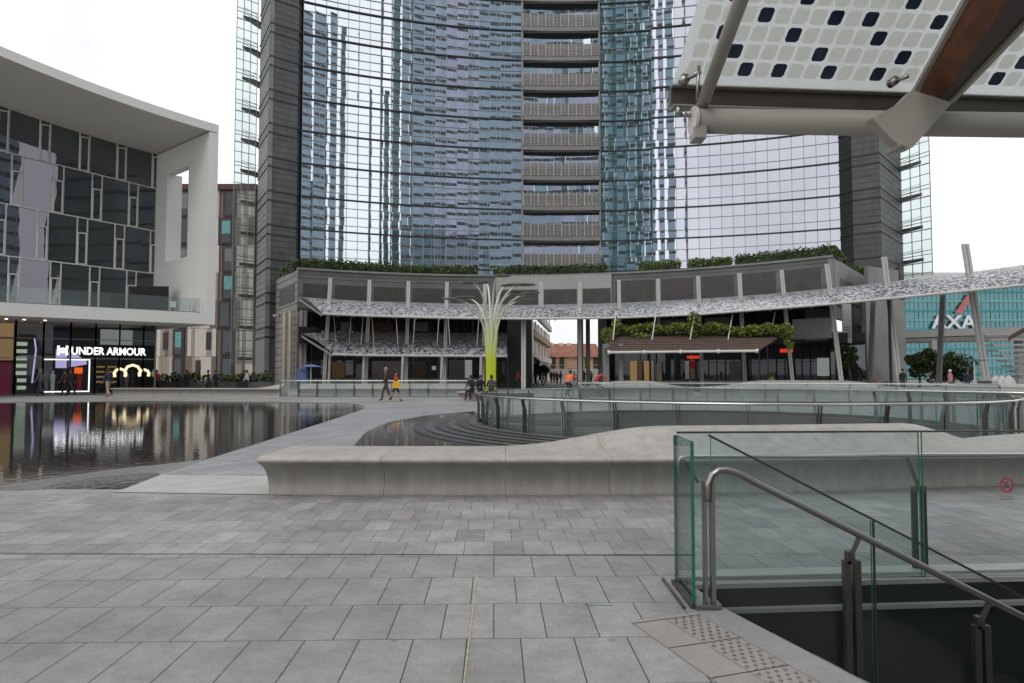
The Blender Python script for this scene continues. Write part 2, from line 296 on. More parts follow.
# ------------------------------------------------------------------ mesh builder
WL = {}     # world location of parents
class MB:
    def __init__(s): s.v = []; s.f = []; s.m = []; s.uv = None; s.smooth = False
    def quad(s, pts, mi=0, uv=None):
        i = len(s.v); s.v += [Vector(p) for p in pts]; s.f.append(tuple(range(i, i+len(pts)))); s.m.append(mi)
        if uv is not None:
            if s.uv is None: s.uv = {}
            s.uv[len(s.f)-1] = uv
    def hexa(s, b, t, mi=0, mis=None):
        """b, t: four bottom and four top corners in the same order"""
        i = len(s.v); s.v += [Vector(p) for p in b]+[Vector(p) for p in t]
        fs = [(3, 2, 1, 0), (4, 5, 6, 7), (0, 1, 5, 4), (1, 2, 6, 5), (2, 3, 7, 6), (3, 0, 4, 7)]
        for k, f in enumerate(fs): s.f.append(tuple(i+a for a in f)); s.m.append(mis[k] if mis else mi)
    def box(s, x0, x1, y0, y1, z0, z1, mi=0):
        s.hexa([(x0, y0, z0), (x1, y0, z0), (x1, y1, z0), (x0, y1, z0)], [(x0, y0, z1), (x1, y0, z1), (x1, y1, z1), (x0, y1, z1)], mi)
    def prism(s, poly, z0, z1, mi=0, sidemi=None, bottom=True):
        i = len(s.v); n = len(poly)
        s.v += [Vector((p[0], p[1], z0)) for p in poly]+[Vector((p[0], p[1], z1)) for p in poly]
        s.f.append(tuple(i+n+k for k in range(n))); s.m.append(mi)
        if bottom: s.f.append(tuple(i+k for k in reversed(range(n)))); s.m.append(mi)
        for k in range(n):
            a, b = k, (k+1) % n
            s.f.append((i+a, i+b, i+n+b, i+n+a)); s.m.append(mi if sidemi is None else sidemi)
    def wallseg(s, a, b, z0, z1, th, mi=0, za=None, mis=None):
        """upright slab between plan points a, b, thickness th to the left of a>b"""
        a = Vector(a[:2]); b = Vector(b[:2]); d = (b-a).normalized(); n = Vector((-d.y, d.x))*th
        z1b = z1 if za is None else za
        s.hexa([(a.x, a.y, z0), (b.x, b.y, z0), (b.x+n.x, b.y+n.y, z0), (a.x+n.x, a.y+n.y, z0)],
               [(a.x, a.y, z1), (b.x, b.y, z1b), (b.x+n.x, b.y+n.y, z1b), (a.x+n.x, a.y+n.y, z1)], mi, mis)
    def beam(s, p, q, w, h, mi=0, up=(0, 0, 1)):
        p = Vector(p); q = Vector(q); d = (q-p).normalized(); u = Vector(up)
        if abs(d.dot(u)) > .98: u = Vector((0, 1, 0))
        r = d.cross(u).normalized(); u = r.cross(d).normalized()
        b = [p+r*w/2*a+u*h/2*c for a, c in ((-1, -1), (1, -1), (1, 1), (-1, 1))]
        t = [q+r*w/2*a+u*h/2*c for a, c in ((-1, -1), (1, -1), (1, 1), (-1, 1))]
        s.hexa(b, t, mi)
    def tube(s, pts, r, n=10, mi=0, cap=True):
        pts = [Vector(p) for p in pts]; rs = r if isinstance(r, (list, tuple)) else [r]*len(pts)
        i0 = len(s.v); prev = None
        for k, p in enumerate(pts):
            d = (pts[min(k+1, len(pts)-1)]-pts[max(k-1, 0)]).normalized()
            if prev is None:
                u = Vector((0, 0, 1)) if abs(d.z) < .9 else Vector((1, 0, 0))
                prev = d.cross(u).normalized()
            x = (prev-d*prev.dot(d)).normalized(); y = d.cross(x); prev = x
            for j in range(n):
                a = 2*math.pi*j/n; s.v.append(p+(x*math.cos(a)+y*math.sin(a))*rs[k])
        for k in range(len(pts)-1):
            for j in range(n):
                a = i0+k*n+j; b = i0+k*n+(j+1) % n; s.f.append((a, b, b+n, a+n)); s.m.append(mi)
        if cap:
            s.f.append(tuple(i0+j for j in reversed(range(n)))); s.m.append(mi)
            e = i0+(len(pts)-1)*n; s.f.append(tuple(e+j for j in range(n))); s.m.append(mi)
    def sheet(s, loops, z, mi=0):
        lp = [[Vector((p[0], p[1], 0)) for p in l] for l in loops]
        i = len(s.v); flat = [p for l in lp for p in l]; s.v += [Vector((p.x, p.y, z)) for p in flat]
        for t in tessellate_polygon(lp):
            a, b, c = [flat[k] for k in t]
            if (b-a).cross(c-a).z < 0: t = (t[0], t[2], t[1])
            s.f.append(tuple(i+k for k in t)); s.m.append(mi)
    def build(s, name, mats, parent=None, loc=None, smooth=False, local=False):
        if isinstance(mats, str): mats = [mats]
        if parent is not None: o0 = Vector((0, 0, 0)) if local else WL[parent.name]
        elif loc is not None: o0 = Vector(loc)
        else:
            xs = [p.x for p in s.v]; ys = [p.y for p in s.v]; zs = [p.z for p in s.v]
            o0 = Vector(((min(xs)+max(xs))/2, (min(ys)+max(ys))/2, min(zs)))
        me = bpy.data.meshes.new(name)
        me.from_pydata([tuple(p-o0) for p in s.v], [], s.f); 
        for m_ in mats: me.materials.append(M[m_])
        me.polygons.foreach_set('material_index', s.m)
        if s.uv:
            ul = me.uv_layers.new(name='UVMap')
            for fi, uvs in s.uv.items():
                for li, u in zip(me.polygons[fi].loop_indices, uvs): ul.data[li].uv = u
        if smooth or s.smooth: me.polygons.foreach_set('use_smooth', [True]*len(me.polygons))
        me.update()
        o = bpy.data.objects.new(name, me); COL.objects.link(o)
        if parent is not None: o.parent = parent; WL[o.name] = Vector(o0) if not local else Vector((0, 0, 0))
        else: o.location = o0; WL[o.name] = Vector(o0)
        return o
def tag(o, label, cat, group=None, kind=None):
    if label: o['label'] = label
    if cat: o['category'] = cat
    if group: o['group'] = group
    if kind: o['kind'] = kind
    return o
def thing(name, label, cat, loc=(0, 0, 0), rz=0, group=None):
    o = bpy.data.objects.new(name, None); COL.objects.link(o); o.location = loc; o.rotation_euler = (0, 0, rz)
    o.empty_display_size = .3
    WL[o.name] = Vector(loc); return tag(o, label, cat, group)
def struct(o): o['kind'] = 'structure'; return o
def dup(root, loc, rz, label, group=None, name=None):
    r = root.copy(); COL.objects.link(r); r.location = loc; r.rotation_euler = (0, 0, rz); r['label'] = label
    if group: r['group'] = group
    def rec(a, b):
        for ch in list(a.children):
            c = ch.copy(); COL.objects.link(c); c.parent = b; rec(ch, c)
    rec(root, r); return r
def letters(txt, size, ext, M4, name, matn, parent, sx=1.0, spacing=1.0):
    """text as mesh, M4 maps its XY plane into the world"""
    cu = bpy.data.curves.new(name, 'FONT'); cu.body = txt; cu.size = size; cu.extrude = ext; cu.space_character = spacing; cu.resolution_u = 3; cu.offset = size*.018
    t = bpy.data.objects.new('tmp', cu); COL.objects.link(t); bpy.context.view_layer.update()
    me = bpy.data.meshes.new_from_object(t.evaluated_get(bpy.context.evaluated_depsgraph_get())); bpy.data.objects.remove(t)
    me.name = name; w0 = WL[parent.name]
    me.materials.clear(); me.materials.append(M[matn])
    for v in me.vertices: v.co = (M4 @ Vector((v.co.x*sx, v.co.y, v.co.z)))-w0
    o = bpy.data.objects.new(name, me); COL.objects.link(o); o.parent = parent; WL[o.name] = w0
    return o

# ------------------------------------------------------------------ camera, world, sun
cam_d = bpy.data.cameras.new('camera'); cam = bpy.data.objects.new('camera', cam_d); COL.objects.link(cam)
cam.location = (0, 0, EYE); cam.rotation_euler = (R_(90)+TH, 0, 0); cam_d.sensor_width = 36; cam_d.lens = 36*F/1024
cam_d.clip_start = .05; cam_d.clip_end = 3000; SC.camera = cam
W = bpy.data.worlds.new('World'); SC.world = W; W.use_nodes = True
nt = W.node_tree; nt.nodes.clear()
wo = N(nt, 'ShaderNodeOutputWorld'); bg = N(nt, 'ShaderNodeBackground', Strength=.1)
sk = N(nt, 'ShaderNodeTexSky', sky_type='NISHITA'); sk.sun_disc = False; sk.sun_elevation = R_(52); sk.sun_rotation = R_(200); sk.dust_density = 4; sk.air_density = 1.2
tc = N(nt, 'ShaderNodeTexCoord'); cn = N(nt, 'ShaderNodeTexNoise', Scale=2.2, Detail=6.0, Roughness=.55); nt.links.new(tc.outputs['Generated'], cn.inputs['Vector'])
cr = N(nt, 'ShaderNodeValToRGB'); cr.color_ramp.elements[0].position = .32; cr.color_ramp.elements[0].color = (.66, .67, .70, 1); cr.color_ramp.elements[1].position = .62; cr.color_ramp.elements[1].color = (.99, .99, 1, 1)
nt.links.new(cn.outputs[0], cr.inputs[0])
vm = N(nt, 'ShaderNodeVectorMath', operation='SCALE'); vm.inputs['Scale'].default_value = 10.6; nt.links.new(cr.outputs[0], vm.inputs[0])
mx = N(nt, 'ShaderNodeMix', data_type='RGBA'); mx.inputs[0].default_value = .93
nt.links.new(sk.outputs[0], mx.inputs[6]); nt.links.new(vm.outputs[0], mx.inputs[7]); nt.links.new(mx.outputs[2], bg.inputs[0]); nt.links.new(bg.outputs[0], wo.inputs[0])
sd = bpy.data.lights.new('sun', 'SUN'); sd.energy = .55; sd.angle = R_(24); sd.color = (1, .97, .93)
so = bpy.data.objects.new('sun', sd); COL.objects.link(so)
az_s, el_s = R_(200), R_(52)
sdv = Vector((math.sin(az_s)*math.cos(el_s), math.cos(az_s)*math.cos(el_s), math.sin(el_s)))
so.rotation_euler = sdv.to_track_quat('Z', 'Y').to_euler(); so.location = (0, 0, 80)
SC.view_settings.view_transform = 'Standard'; SC.view_settings.look = 'None'; SC.view_settings.exposure = .38; SC.view_settings.gamma = 1
SC.cycles.max_bounces = 7; SC.cycles.transparent_max_bounces = 24; SC.cycles.glossy_bounces = 4; SC.cycles.diffuse_bounces = 3; SC.cycles.caustics_reflective = False

# ------------------------------------------------------------------ ground and water
WC = Vector((6.3, 20.7)); WR = 7.3
def arcpts(c, r, a0, a1, n): return [(c[0]+r*math.cos(R_(a0+(a1-a0)*k/n)), c[1]+r*math.sin(R_(a0+(a1-a0)*k/n))) for k in range(n+1)]
circ = arcpts(WC, WR-.12, 0, 360, 72)[:-1]
def smoothpoly(pts, it=2):
    for _ in range(it):
        q = []
        for k in range(len(pts)):
            a = Vector(pts[k]); b = Vector(pts[(k+1) % len(pts)]); q += [tuple(a*.75+b*.25), tuple(a*.25+b*.75)]
        pts = q
    return pts
g2 = lambda px, py: tuple(G(px, py)[:2])
poolA = [(-60, 36.5)]+[g2(*p) for p in ((0, 402.5), (150, 400.8), (300, 402.2), (350, 403.3), (364, 405.5), (365, 408.5), (345, 415.5), (250, 446), (206, 459.5), (110, 470), (0, 486))]+[(-12, 8.9), (-40, 14)]
poolS = [g2(*p) for p in ((158, 472.5), (161, 474.5), (122, 489.5), (40, 489.3), (60, 483), (110, 475.5))]
poolB = [g2(*p) for p in ((353, 447), (367, 432), (388, 422.5), (425, 415.5), (480, 411.5))]+[tuple(WC+Vector((math.cos(R_(a)), math.sin(R_(a))))*10.2) for a in (168, 175, 182, 190, 200, 210, 222)]
poolB = [g2(*p) for p in ((348, 452), (366, 432), (388, 422.5), (425, 415.5), (478, 411.2))]
poolB += [(-.35, 25.2), (-.7, 22.5)]
# inner limit of the pool follows the outer ring step
RO = 9.2
angB = [(180, RO), (188, RO), (196, RO), (204, RO), (212, RO), (220, RO), (228, RO), (236, RO), (240, RO)]
poolB_in = [(WC.x+r*math.cos(R_(a)), WC.y+r*math.sin(R_(a))) for a, r in ((150, WR+.15), (160, WR+.15), (170, WR+.15), (180, WR+.15))]
poolB = [g2(*p) for p in ((345, 455), (366, 432), (388, 422.5), (425, 415.5), (474, 411.2))]+[(WC.x+(WR+.1)*math.cos(R_(a)), WC.y+(WR+.1)*math.sin(R_(a))) for a in range(164, 250, 6)]+[(3.6, 10.2), (-1.5, 10.2)]
# stair opening
E0 = Vector((1.41, 4.52)); ed = Vector((.324, -.946)); en = Vector((.946, .324))
FA = Vector((1.33, 4.97)); fd = Vector((1, .08)).normalized()
def farwall(x): return 4.97+.08*(x-1.33)
near0 = E0+ed*3.3
hole = [tuple(FA), tuple(E0), tuple(near0), (8.5, near0.y+.4), (8.5, farwall(8.5))]
g = MB()
big = [(-900, -300), (900, -300), (900, 1500), (-900, 1500)]
g.sheet([big, circ, poolA, poolS, poolB, hole], 0)
struct(g.build('ground', 'pave', loc=(0, 0, 0)))
def skirt(mb, loop, z0, z1, mi=0):
    for k in range(len(loop)):
        a = loop[k]; b = loop[(k+1) % len(loop)]; mb.quad([(a[0], a[1], z0), (b[0], b[1], z0), (b[0], b[1], z1), (a[0], a[1], z1)], mi)
g = MB(); 
for l in (poolA, poolS, poolB): skirt(g, l, -.03, -.0005)
struct(g.build('pool_rim', 'wet_stone', loc=(0, 0, 0)))
for nm, l in (('water', poolA), ('water', poolS), ('water', poolB)):
    g = MB(); g.sheet([l], -.004 if l is poolS else -.022); struct(g.build(nm, 'water_pale' if l is poolB else 'water', loc=(0, 0, 0)))
g = MB(); g.sheet([[(-14, 5.9), (9.5, 5.9), (9.5, 8.64), (-14, 8.64)]], .002); struct(g.build('paving', 'pave_mid', loc=(0, 0, 0)))
# far plaza paving, walkway, stone border
g = MB(); g.sheet([[(-60, 43), (60, 43), (60, 60), (-60, 60)]], .004); struct(g.build('far_paving', 'pave_far', loc=(0, 0, 0)))
wk = [g2(*p) for p in ((165, 474.5), (206, 460.2), (250, 446.6), (345, 416.1), (366, 408.8), (400, 403.8), (470, 403.5), (480, 411), (425, 415.1), (388, 422.1), (366, 431.5), (343, 456.5), (300, 462), (264, 475.5))]
g = MB(); g.sheet([wk], .004); struct(g.build('walkway', 'walk', loc=(0, 0, 0)))
bd = [g2(*p) for p in ((124, 490), (162, 475), (266, 476), (300, 463), (300, 492))]+[g2(290, 495.5), g2(112, 492.5)]
g = MB(); g.sheet([bd], .008); struct(g.build('stone_border', 'border', loc=(0, 0, 0)))
wet = [g2(*p) for p in ((0, 486.6), (110, 470.4), (204, 460.2), (164, 473), (158, 472), (110, 475), (60, 482.5), (38, 489.8), (0, 490.5))]+[(-9, 9.1), (-9, 9.6)]
g = MB(); g.sheet([wet], .003); struct(g.build('wet_ramp', 'wet_stone', loc=(0, 0, 0)))
# expansion joint across the paving and chalk marks
g = MB(); a = G(-40, 553.5); b = G(690, 555.5); g.quad([(a.x, a.y-.008, .003), (b.x, b.y-.008, .003), (b.x, b.y+.008, .003), (a.x, a.y+.008, .003)]); struct(g.build('paving_joint', 'black_pit', loc=(0, 0, 0)))
def strip(name, p, q, w, m, lab):
    p = G(*p); q = G(*q); d = (q-p).normalized(); n = Vector((-d.y, d.x, 0))*w/2; g = MB()
    k = 14
    for i in range(k):
        a = p.lerp(q, i/k); b = p.lerp(q, (i+1)/k); wa = .6+.5*random.random()
        g.quad([(a-n*wa)+Vector((0, 0, .004)), (b-n*wa)+Vector((0, 0, .004)), (b+n*wa)+Vector((0, 0, .004)), (a+n*wa)+Vector((0, 0, .004))])
    struct(g.build(name, m, loc=(0, 0, 0)))
strip('yellow_marking', (463, 690), (477.5, 575), .011, 'chalk_yellow', '')
strip('green_marking', (583, 605), (612, 605.6), .014, 'chalk_green', '')
# tactile strip along the stair head
def along(s, d): p = E0+ed*s-en*d; return (p.x, p.y)
g = MB(); L = 4.2
g.quad([(*along(-.04, .70), .004), (*along(L, .70), .004), (*along(L, .47), .004), (*along(-.04, .47), .004)])
g.quad([(*along(-.04, .466), .004), (*along(L, .466), .004), (*along(L, .22), .004), (*along(-.04, .22), .004)])
s = 0
while s < L:      # joints between tactile slabs
    g.quad([(*along(s, .70), .006), (*along(s+.007, .70), .006), (*along(s+.007, .22), .006), (*along(s, .22), .006)], 1); s += .40
s = .03
row = 0
while s < L:
    for c in range(4):
        d = .25+c*.055+(row % 2)*.027; x, y = along(s, d)
        n = 7; pts = [(x+.011*math.cos(2*math.pi*k/n), y+.011*math.sin(2*math.pi*k/n)) for k in range(n)]
        g.prism(pts, .004, .010, 2, bottom=False)
    s += .048; row += 1
struct(g.build('tactile_paving', ['tactile', 'black_pit', 'tactile_dot'], loc=(0, 0, 0)))
g = MB(); g.prism([along(-.02, .215), along(L, .215), along(L, .0), along(-.02, .0)], .0005, .006); 
g.prism([(FA.x-.02, FA.y+.005), (8.5, farwall(8.5)+.005), (8.5, farwall(8.5)+.11), (FA.x-.02, FA.y+.11)], .0005, .03)
struct(g.build('stair_coping', 'coping', loc=(0, 0, 0)))
g = MB(); g.prism([(1.25, 5.19), (8.5, farwall(8.5)+.20), (8.5, farwall(8.5)+.36), (1.25, 5.37)], .0005, .02); struct(g.build('kerb', 'border', loc=(0, 0, 0)))
# stair pit with its steps
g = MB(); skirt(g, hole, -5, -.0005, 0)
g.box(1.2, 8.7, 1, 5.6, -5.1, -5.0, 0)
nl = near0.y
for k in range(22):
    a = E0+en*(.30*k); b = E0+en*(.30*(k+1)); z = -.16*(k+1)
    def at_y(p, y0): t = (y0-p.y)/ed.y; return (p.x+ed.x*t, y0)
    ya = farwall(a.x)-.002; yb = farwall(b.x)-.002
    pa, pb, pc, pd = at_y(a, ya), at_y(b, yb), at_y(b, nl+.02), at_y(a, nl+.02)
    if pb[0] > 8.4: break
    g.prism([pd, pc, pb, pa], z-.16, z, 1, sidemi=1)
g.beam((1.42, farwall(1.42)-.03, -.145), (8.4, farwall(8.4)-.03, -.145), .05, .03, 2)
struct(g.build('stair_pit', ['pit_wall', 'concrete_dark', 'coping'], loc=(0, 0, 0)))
# round well in the middle
g = MB(); n = 72
prof = [(WR-.12, -.0005), (WR-.12, -.10), (WR-.30, -.10)]
r = WR-.30; z = -.10
for k in range(9):
    prof += [(r, z-.10), (r-.05, z-.10)]; r -= .05; z -= .10
prof += [(r, -5.5), (0.01, -5.5)]
for k in range(len(prof)-1):
    for j in range(n):
        a0 = 2*math.pi*j/n; a1 = 2*math.pi*(j+1)/n; (r0, z0), (r1, z1) = prof[k], prof[k+1]
        g.quad([(WC.x+r0*math.cos(a0), WC.y+r0*math.sin(a0), z0), (WC.x+r0*math.cos(a1), WC.y+r0*math.sin(a1), z0), (WC.x+r1*math.cos(a1), WC.y+r1*math.sin(a1), z1), (WC.x+r1*math.cos(a0), WC.y+r1*math.sin(a0), z1)], 0 if (k % 2 == 0) else 1)
struct(g.build('well_shaft', ['well_wall', 'ring_light'], loc=(0, 0, 0)))
# stepped stone rings round the well, wet
g = MB(); rings = 6; rr = (RO-WR)/rings
for k in range(rings):
    r1 = RO-k*rr; r0 = r1-rr; z = -.018+.022*(k+1); A0, A1, nn = 158-4*k, 252, 40
    for j in range(nn):
        a0 = R_(A0+(A1-A0)*j/nn); a1 = R_(A0+(A1-A0)*(j+1)/nn)
        q = [(WC.x+r*math.cos(a), WC.y+r*math.sin(a)) for r, a in ((r0, a0), (r1, a0), (r1, a1), (r0, a1))]
        q2 = [(WC.x+r*math.cos(a), WC.y+r*math.sin(a)) for r, a in ((r0+.09, a0), (r1-.03, a0), (r1-.03, a1), (r0+.09, a1))]
        g.quad([(*p, z) for p in q], 0)
        g.quad([(*q[1], z-.03), (*q[1], z), (*q[2], z), (*q[2], z-.03)], 1)
        g.quad([(*p, z+.004) for p in q2], 2 if k % 2 else 0)
tag(g.build('stone_ring_steps', ['ring_stone', 'ring_gap', 'ring_light'], loc=(WC.x, WC.y, 0)), 'dark wet curved stone steps rising from the pool to the round railing', 'steps')

# ------------------------------------------------------------------ concrete benches
def bench(label, path, back=None, scale=1.0, name='curved_bench', zs=1.0, joints=1.5, flip=1, group=None):
    """path: plan points of the base front line; the seat lies to the left of travel*flip. back(t) 0..1 = how far the backrest has risen"""
    P = [Vector(p) for p in path]; L = [0]
    for a, b in zip(P, P[1:]): L.append(L[-1]+(b-a).length)
    tot = L[-1]; n = max(8, int(tot/.22*scale**-1 if scale < 2 else tot/.5))
    def at(s):
        for k in range(len(P)-1):
            if s <= L[k+1] or k == len(P)-2:
                t = (s-L[k])/(L[k+1]-L[k]); p = P[k].lerp(P[k+1], t)
                d = (P[min(k+2, len(P)-1)]-P[max(k-1, 0)]).normalized() if False else None
                return p, k, t
    dirs = [(P[min(k+1, len(P)-1)]-P[max(k-1, 0)]).normalized() for k in range(len(P))]
    low = [(0, .0), (0, .04), (.03, .10), (.045, .18), (.03, .27), (-.02, .34), (-.11, .395), (-.19, .425), (-.22, .452), (-.19, .482), (-.08, .503), (.2, .503), (.6, .498), (1.0, .495), (1.22, .49), (1.30, .46), (1.32, .30), (1.32, 0)]
    hi = [(0, .0), (0, .04), (.03, .10), (.045, .18), (.03, .27), (-.02, .34), (-.11, .395), (-.19, .425), (-.22, .452), (-.19, .482), (-.08, .496), (.12, .505), (.34, .545), (.55, .64), (.74, .755), (.92, .80), (1.12, .76), (1.32, 0)]
    rows = []
    for i in range(n+1):
        s = tot*i/n; p, k, t = at(s); d = dirs[k].lerp(dirs[k+1], t).normalized(); nn = Vector((-d.y, d.x))*flip
        w = back(s) if back else 0; w = w*w*(3-2*w)
        e = 0
        if i == 0: e = -.05
        rows.append([Vector((p.x+nn.x*(a0*(1-w)+a1*w)*scale, p.y+nn.y*(a0*(1-w)+a1*w)*scale, (z0*(1-w)+z1*w)*zs)) for (a0, z0), (a1, z1) in zip(low, hi)])
    # rounded first end: pull the end in to a softer outline
    root = thing(name, label, 'bench', (P[0].x, P[0].y, 0), group=group)
    seg0 = 0; js = [0]
    while js[-1]+joints*1.4 < tot: js.append(js[-1]+joints)
    js.append(tot)
    for a, b in zip(js, js[1:]):
        i0 = round(a/tot*n); i1 = round(b/tot*n); g = MB()
        if i1 <= i0: continue
        sub = []
        for i in range(i0, i1+1):
            row = [v.copy() for v in rows[i]]
            d = (rows[min(i+1, n)][0]-rows[max(i-1, 0)][0]).normalized()
            if i == i0 and i0 > 0: row = [v+d*.0025 for v in row]
            if i == i1 and i1 < n: row = [v-d*.0025 for v in row]
            if i == 0:     # sloping end: foot set in, lip out
                pass
                row = [v+d*max(0, .09-.18*v.z) for v in row]
            sub.append(row)
        m = len(sub[0]); base = 0
        for row in sub: g.v += row
        for i in range(len(sub)-1):
            for j in range(m-1):
                q = (i*m+j, (i+1)*m+j, (i+1)*m+j+1, i*m+j+1)
                g.f.append(q if flip > 0 else q[::-1]); g.m.append(0)
        g.quad(sub[0]); g.quad(sub[-1][::-1])
        o = g.build('bench_segment', 'concrete_bench', root)
        for pl in o.data.polygons: pl.use_smooth = len(pl.vertices) == 4
        
    return root
fp = [G(px, py) for px, py in ((262, 495), (380, 495.2), (493, 495.3), (600, 495), (690, 494), (800, 492), (900, 489), (1024, 485))]+[Vector((8.4, 10.4, 0)), Vector((10.2, 11.3, 0))]
fp = [(p.x, p.y) for p in fp]
def bk(s):
    up = max(0, min(1, (s-2.9)/2.5)); dn = max(0, min(1, (11.2-s)/2.0)); return min(up, dn)
bench('long pale concrete bench in the foreground, its backrest swelling up halfway along', fp, bk)
# lower end piece of the bench foot
# far benches
def gp(l): return [tuple(G(*p)[:2]) for p in l]
bench('low pale stone bench beyond the left pool in front of the planters', [(-27.5, 47), (-23, 46.6), (-18, 46.2), (-15.6, 46)], lambda s: max(0, min(1, (s-9.5)/2.5)), joints=3)
bench('pale concrete bench behind the far left glass railing', [(-14.6, 46.8), (-11, 47.4), (-7, 47.6), (-2.6, 47.2)], lambda s: .9, joints=3)
bench('pale bench carrying the seated people beside the green sculpture', [(-3.0, 38.2), (-1.5, 37.6), (.2, 37.4), (1.2, 37.6)], None, joints=2)
bench('pale bench swell in front of the dark shops on the right', [(12, 43.5), (16, 42.2), (20, 40.5), (23, 38.6)], lambda s: max(0, min(1, s/4, (12-s)/4)), joints=3, zs=1.35)
bench('long pale bench swell behind the round well, left of the timber awning', [(4.5, 44.5), (7, 44.6), (10, 44), (11.6, 43.6)], lambda s: max(0, min(1, s/3, (7-s)/3)), joints=3, zs=1.3)
bench('pale bench swell near the bottom of the leaning masts on the right', [(19.5, 36), (23, 34), (26, 31.8), (29, 29)], lambda s: max(0, min(1, s/4, (13-s)/3)), joints=3, zs=1.25)

# ------------------------------------------------------------------ glass railings
def pane_box(mb, a, b, z0a, z1a, z0b, z1b, th, mi=0, me=1):
    a = Vector(a[:2]); b = Vector(b[:2]); d = (b-a).normalized(); n = Vector((-d.y, d.x))*th/2
    mb.hexa([(a.x-n.x, a.y-n.y, z0a), (b.x-n.x, b.y-n.y, z0b), (b.x+n.x, b.y+n.y, z0b), (a.x+n.x, a.y+n.y, z0a)],
            [(a.x-n.x, a.y-n.y, z1a), (b.x-n.x, b.y-n.y, z1b), (b.x+n.x, b.y+n.y, z1b), (a.x+n.x, a.y+n.y, z1a)], mis=[me, me, mi, me, mi, me])
def railing(name, label, pts, h=.93, post_w=.075, outward=None, kink=.06, glass_in=.10, rail_r=.025, closed=False, gl='rail_glass', glass_h=None):
    """posts at plan pts; kinked flat posts lean in towards the handrail, glass stands inside"""
    n = len(pts); P = [Vector(p) for p in pts]
    root = thing(name, label, 'railing', (P[0].x, P[0].y, 0))
    inn = []
    for k in range(n):
        a = P[(k-1) % n] if closed or k else P[0]; b = P[(k+1) % n] if closed or k < n-1 else P[-1]
        d = (b-a).normalized(); nn = Vector((-d.y, d.x)); 
        if outward is not None and nn.dot(P[k]-outward) > 0: nn = -nn
        inn.append((nn, d))
    for k in range(n):
        nn, d = inn[k]; g = MB(); p = P[k]
        for s in (-.028, .028):
            q = p+d*s
            def pt(o, z): return Vector((q.x+nn.x*o, q.y+nn.y*o, z))
            g.beam(pt(0, 0), pt(0, h*.72), .012, post_w, 0, up=(nn.x, nn.y, 0))
            g.beam(pt(0, h*.70), pt(-kink, h-.03), .012, post_w*.75, 0, up=(nn.x, nn.y, 0))
        g.beam(Vector((p.x, p.y, h*.3)), Vector((p.x, p.y, h*.34)), .07, .03, 0)
        g.build('post', 'steel_dark' if k % 3 else 'steel', root)
    g = MB(); hp = []
    seq = list(range(n))+([0] if closed else [])
    for i, k in enumerate(seq):
        hp.append(Vector((P[k].x-inn[k][0].x*kink, P[k].y-inn[k][0].y*kink, h)))
    if not closed:
        hp = [hp[0]+Vector((0, 0, -.18))]+hp+[hp[-1]+Vector((0, 0, -.18))]
    g.tube(hp, rail_r, 8); g.build('handrail', 'steel_bright', root, smooth=True)
    gh = glass_h or h+.12
    for i in range(len(seq)-1):
        a, b = seq[i], seq[i+1]; pa = P[a]+inn[a][0]*glass_in; pb = P[b]+inn[b][0]*glass_in
        d = (pb-pa).normalized()*.012; g = MB()
        pane_box(g, pa+d, pb-d, .03, gh, .03, gh, .014)
        g.build('glass_pane', [gl, 'glass_edge'], root)
    g = MB()
    for i in range(len(seq)-1):
        a, b = seq[i], seq[i+1]; pa = P[a]+inn[a][0]*glass_in; pb = P[b]+inn[b][0]*glass_in
        g.beam((pa.x, pa.y, gh+.008), (pb.x, pb.y, gh+.008), .03, .015)
        g.beam((pa.x, pa.y, .02), (pb.x, pb.y, .02), .04, .04)
    g.build('edge_trim', 'steel_dark', root)
    return root
np_ = 34
railing('round_glass_railing', 'round glass railing with kinked steel posts encircling the central well', arcpts(WC, WR, 3, 363, np_)[:-1], outward=WC, closed=True, glass_in=.14, glass_h=.96)
railing('glass_railing', 'far glass railing at left, standing before the pale bench and the walking couple', [(-15+1.2*k, 44.3-.02*k) for k in range(12)], h=1.03, post_w=.12, kink=.1)
railing('glass_railing', 'long glass railing behind the round well in front of the dark shops', [(3.5+1.9*k, 36.4-.012*k*k*4) for k in range(11)], h=1.0, post_w=.1, kink=.1)
railing('glass_railing', 'glass railing at far right under the leaning masts', [(12.3+.3*k*2, 19.4-.75*k) for k in range(-2, 3)]+[(16.5, 17.6), (18.6, 17.3), (20.6, 17.2)], h=1.02, post_w=.12, kink=.1)

# stair guard in the foreground
sg = thing('stair_guard', 'clear green-edged glass guard with steel posts round the stairwell', 'railing', (1.22, 5.1, 0))
def pane(a, b, z0a, z1a, z0b, z1b, th=.02, m='clear_glass'):
    g = MB(); pane_box(g, a, b, z0a, z1a, z0b, z1b, th); return g.build('glass_pane', [m, 'glass_edge'], sg)
bl = lambda x: 5.10+.05*(x-1.22)
pane((1.205, 4.60), (1.205, 5.08), .02, 1.09, .02, 1.09, .024)
pane((1.225, bl(1.22)), (3.07, bl(3.07)), .02, 1.10, .02, 1.10, .018, 'teal_pane')
pane((3.095, bl(3.09)), (5.6, bl(5.6)), .02, 1.10, .02, 1.10, .018)
pane((5.62, bl(5.62)), (8.2, bl(8.2)), .02, 1.10, .02, 1.10, .018)
# top cap of rear panes
g = MB(); g.beam((1.225, bl(1.22), 1.108), (8.2, bl(8.2), 1.108), .024, .012); g.build('edge_trim', 'steel_dark', sg)
g = MB(); g.beam((1.19, 4.56, .014), (1.19, 5.12, .014), .03, .03); g.beam((1.25, 4.56, .014), (1.25, 5.12, .014), .02, .03); g.beam((1.13, 4.56, .008), (1.13, 5.2, .008), .02, .012)
g.beam((1.19, bl(1.2)-.02, .015), (8.2, bl(8.2)-.02, .015), .03, .034); g.build('base_channel', 'steel_dark', sg)
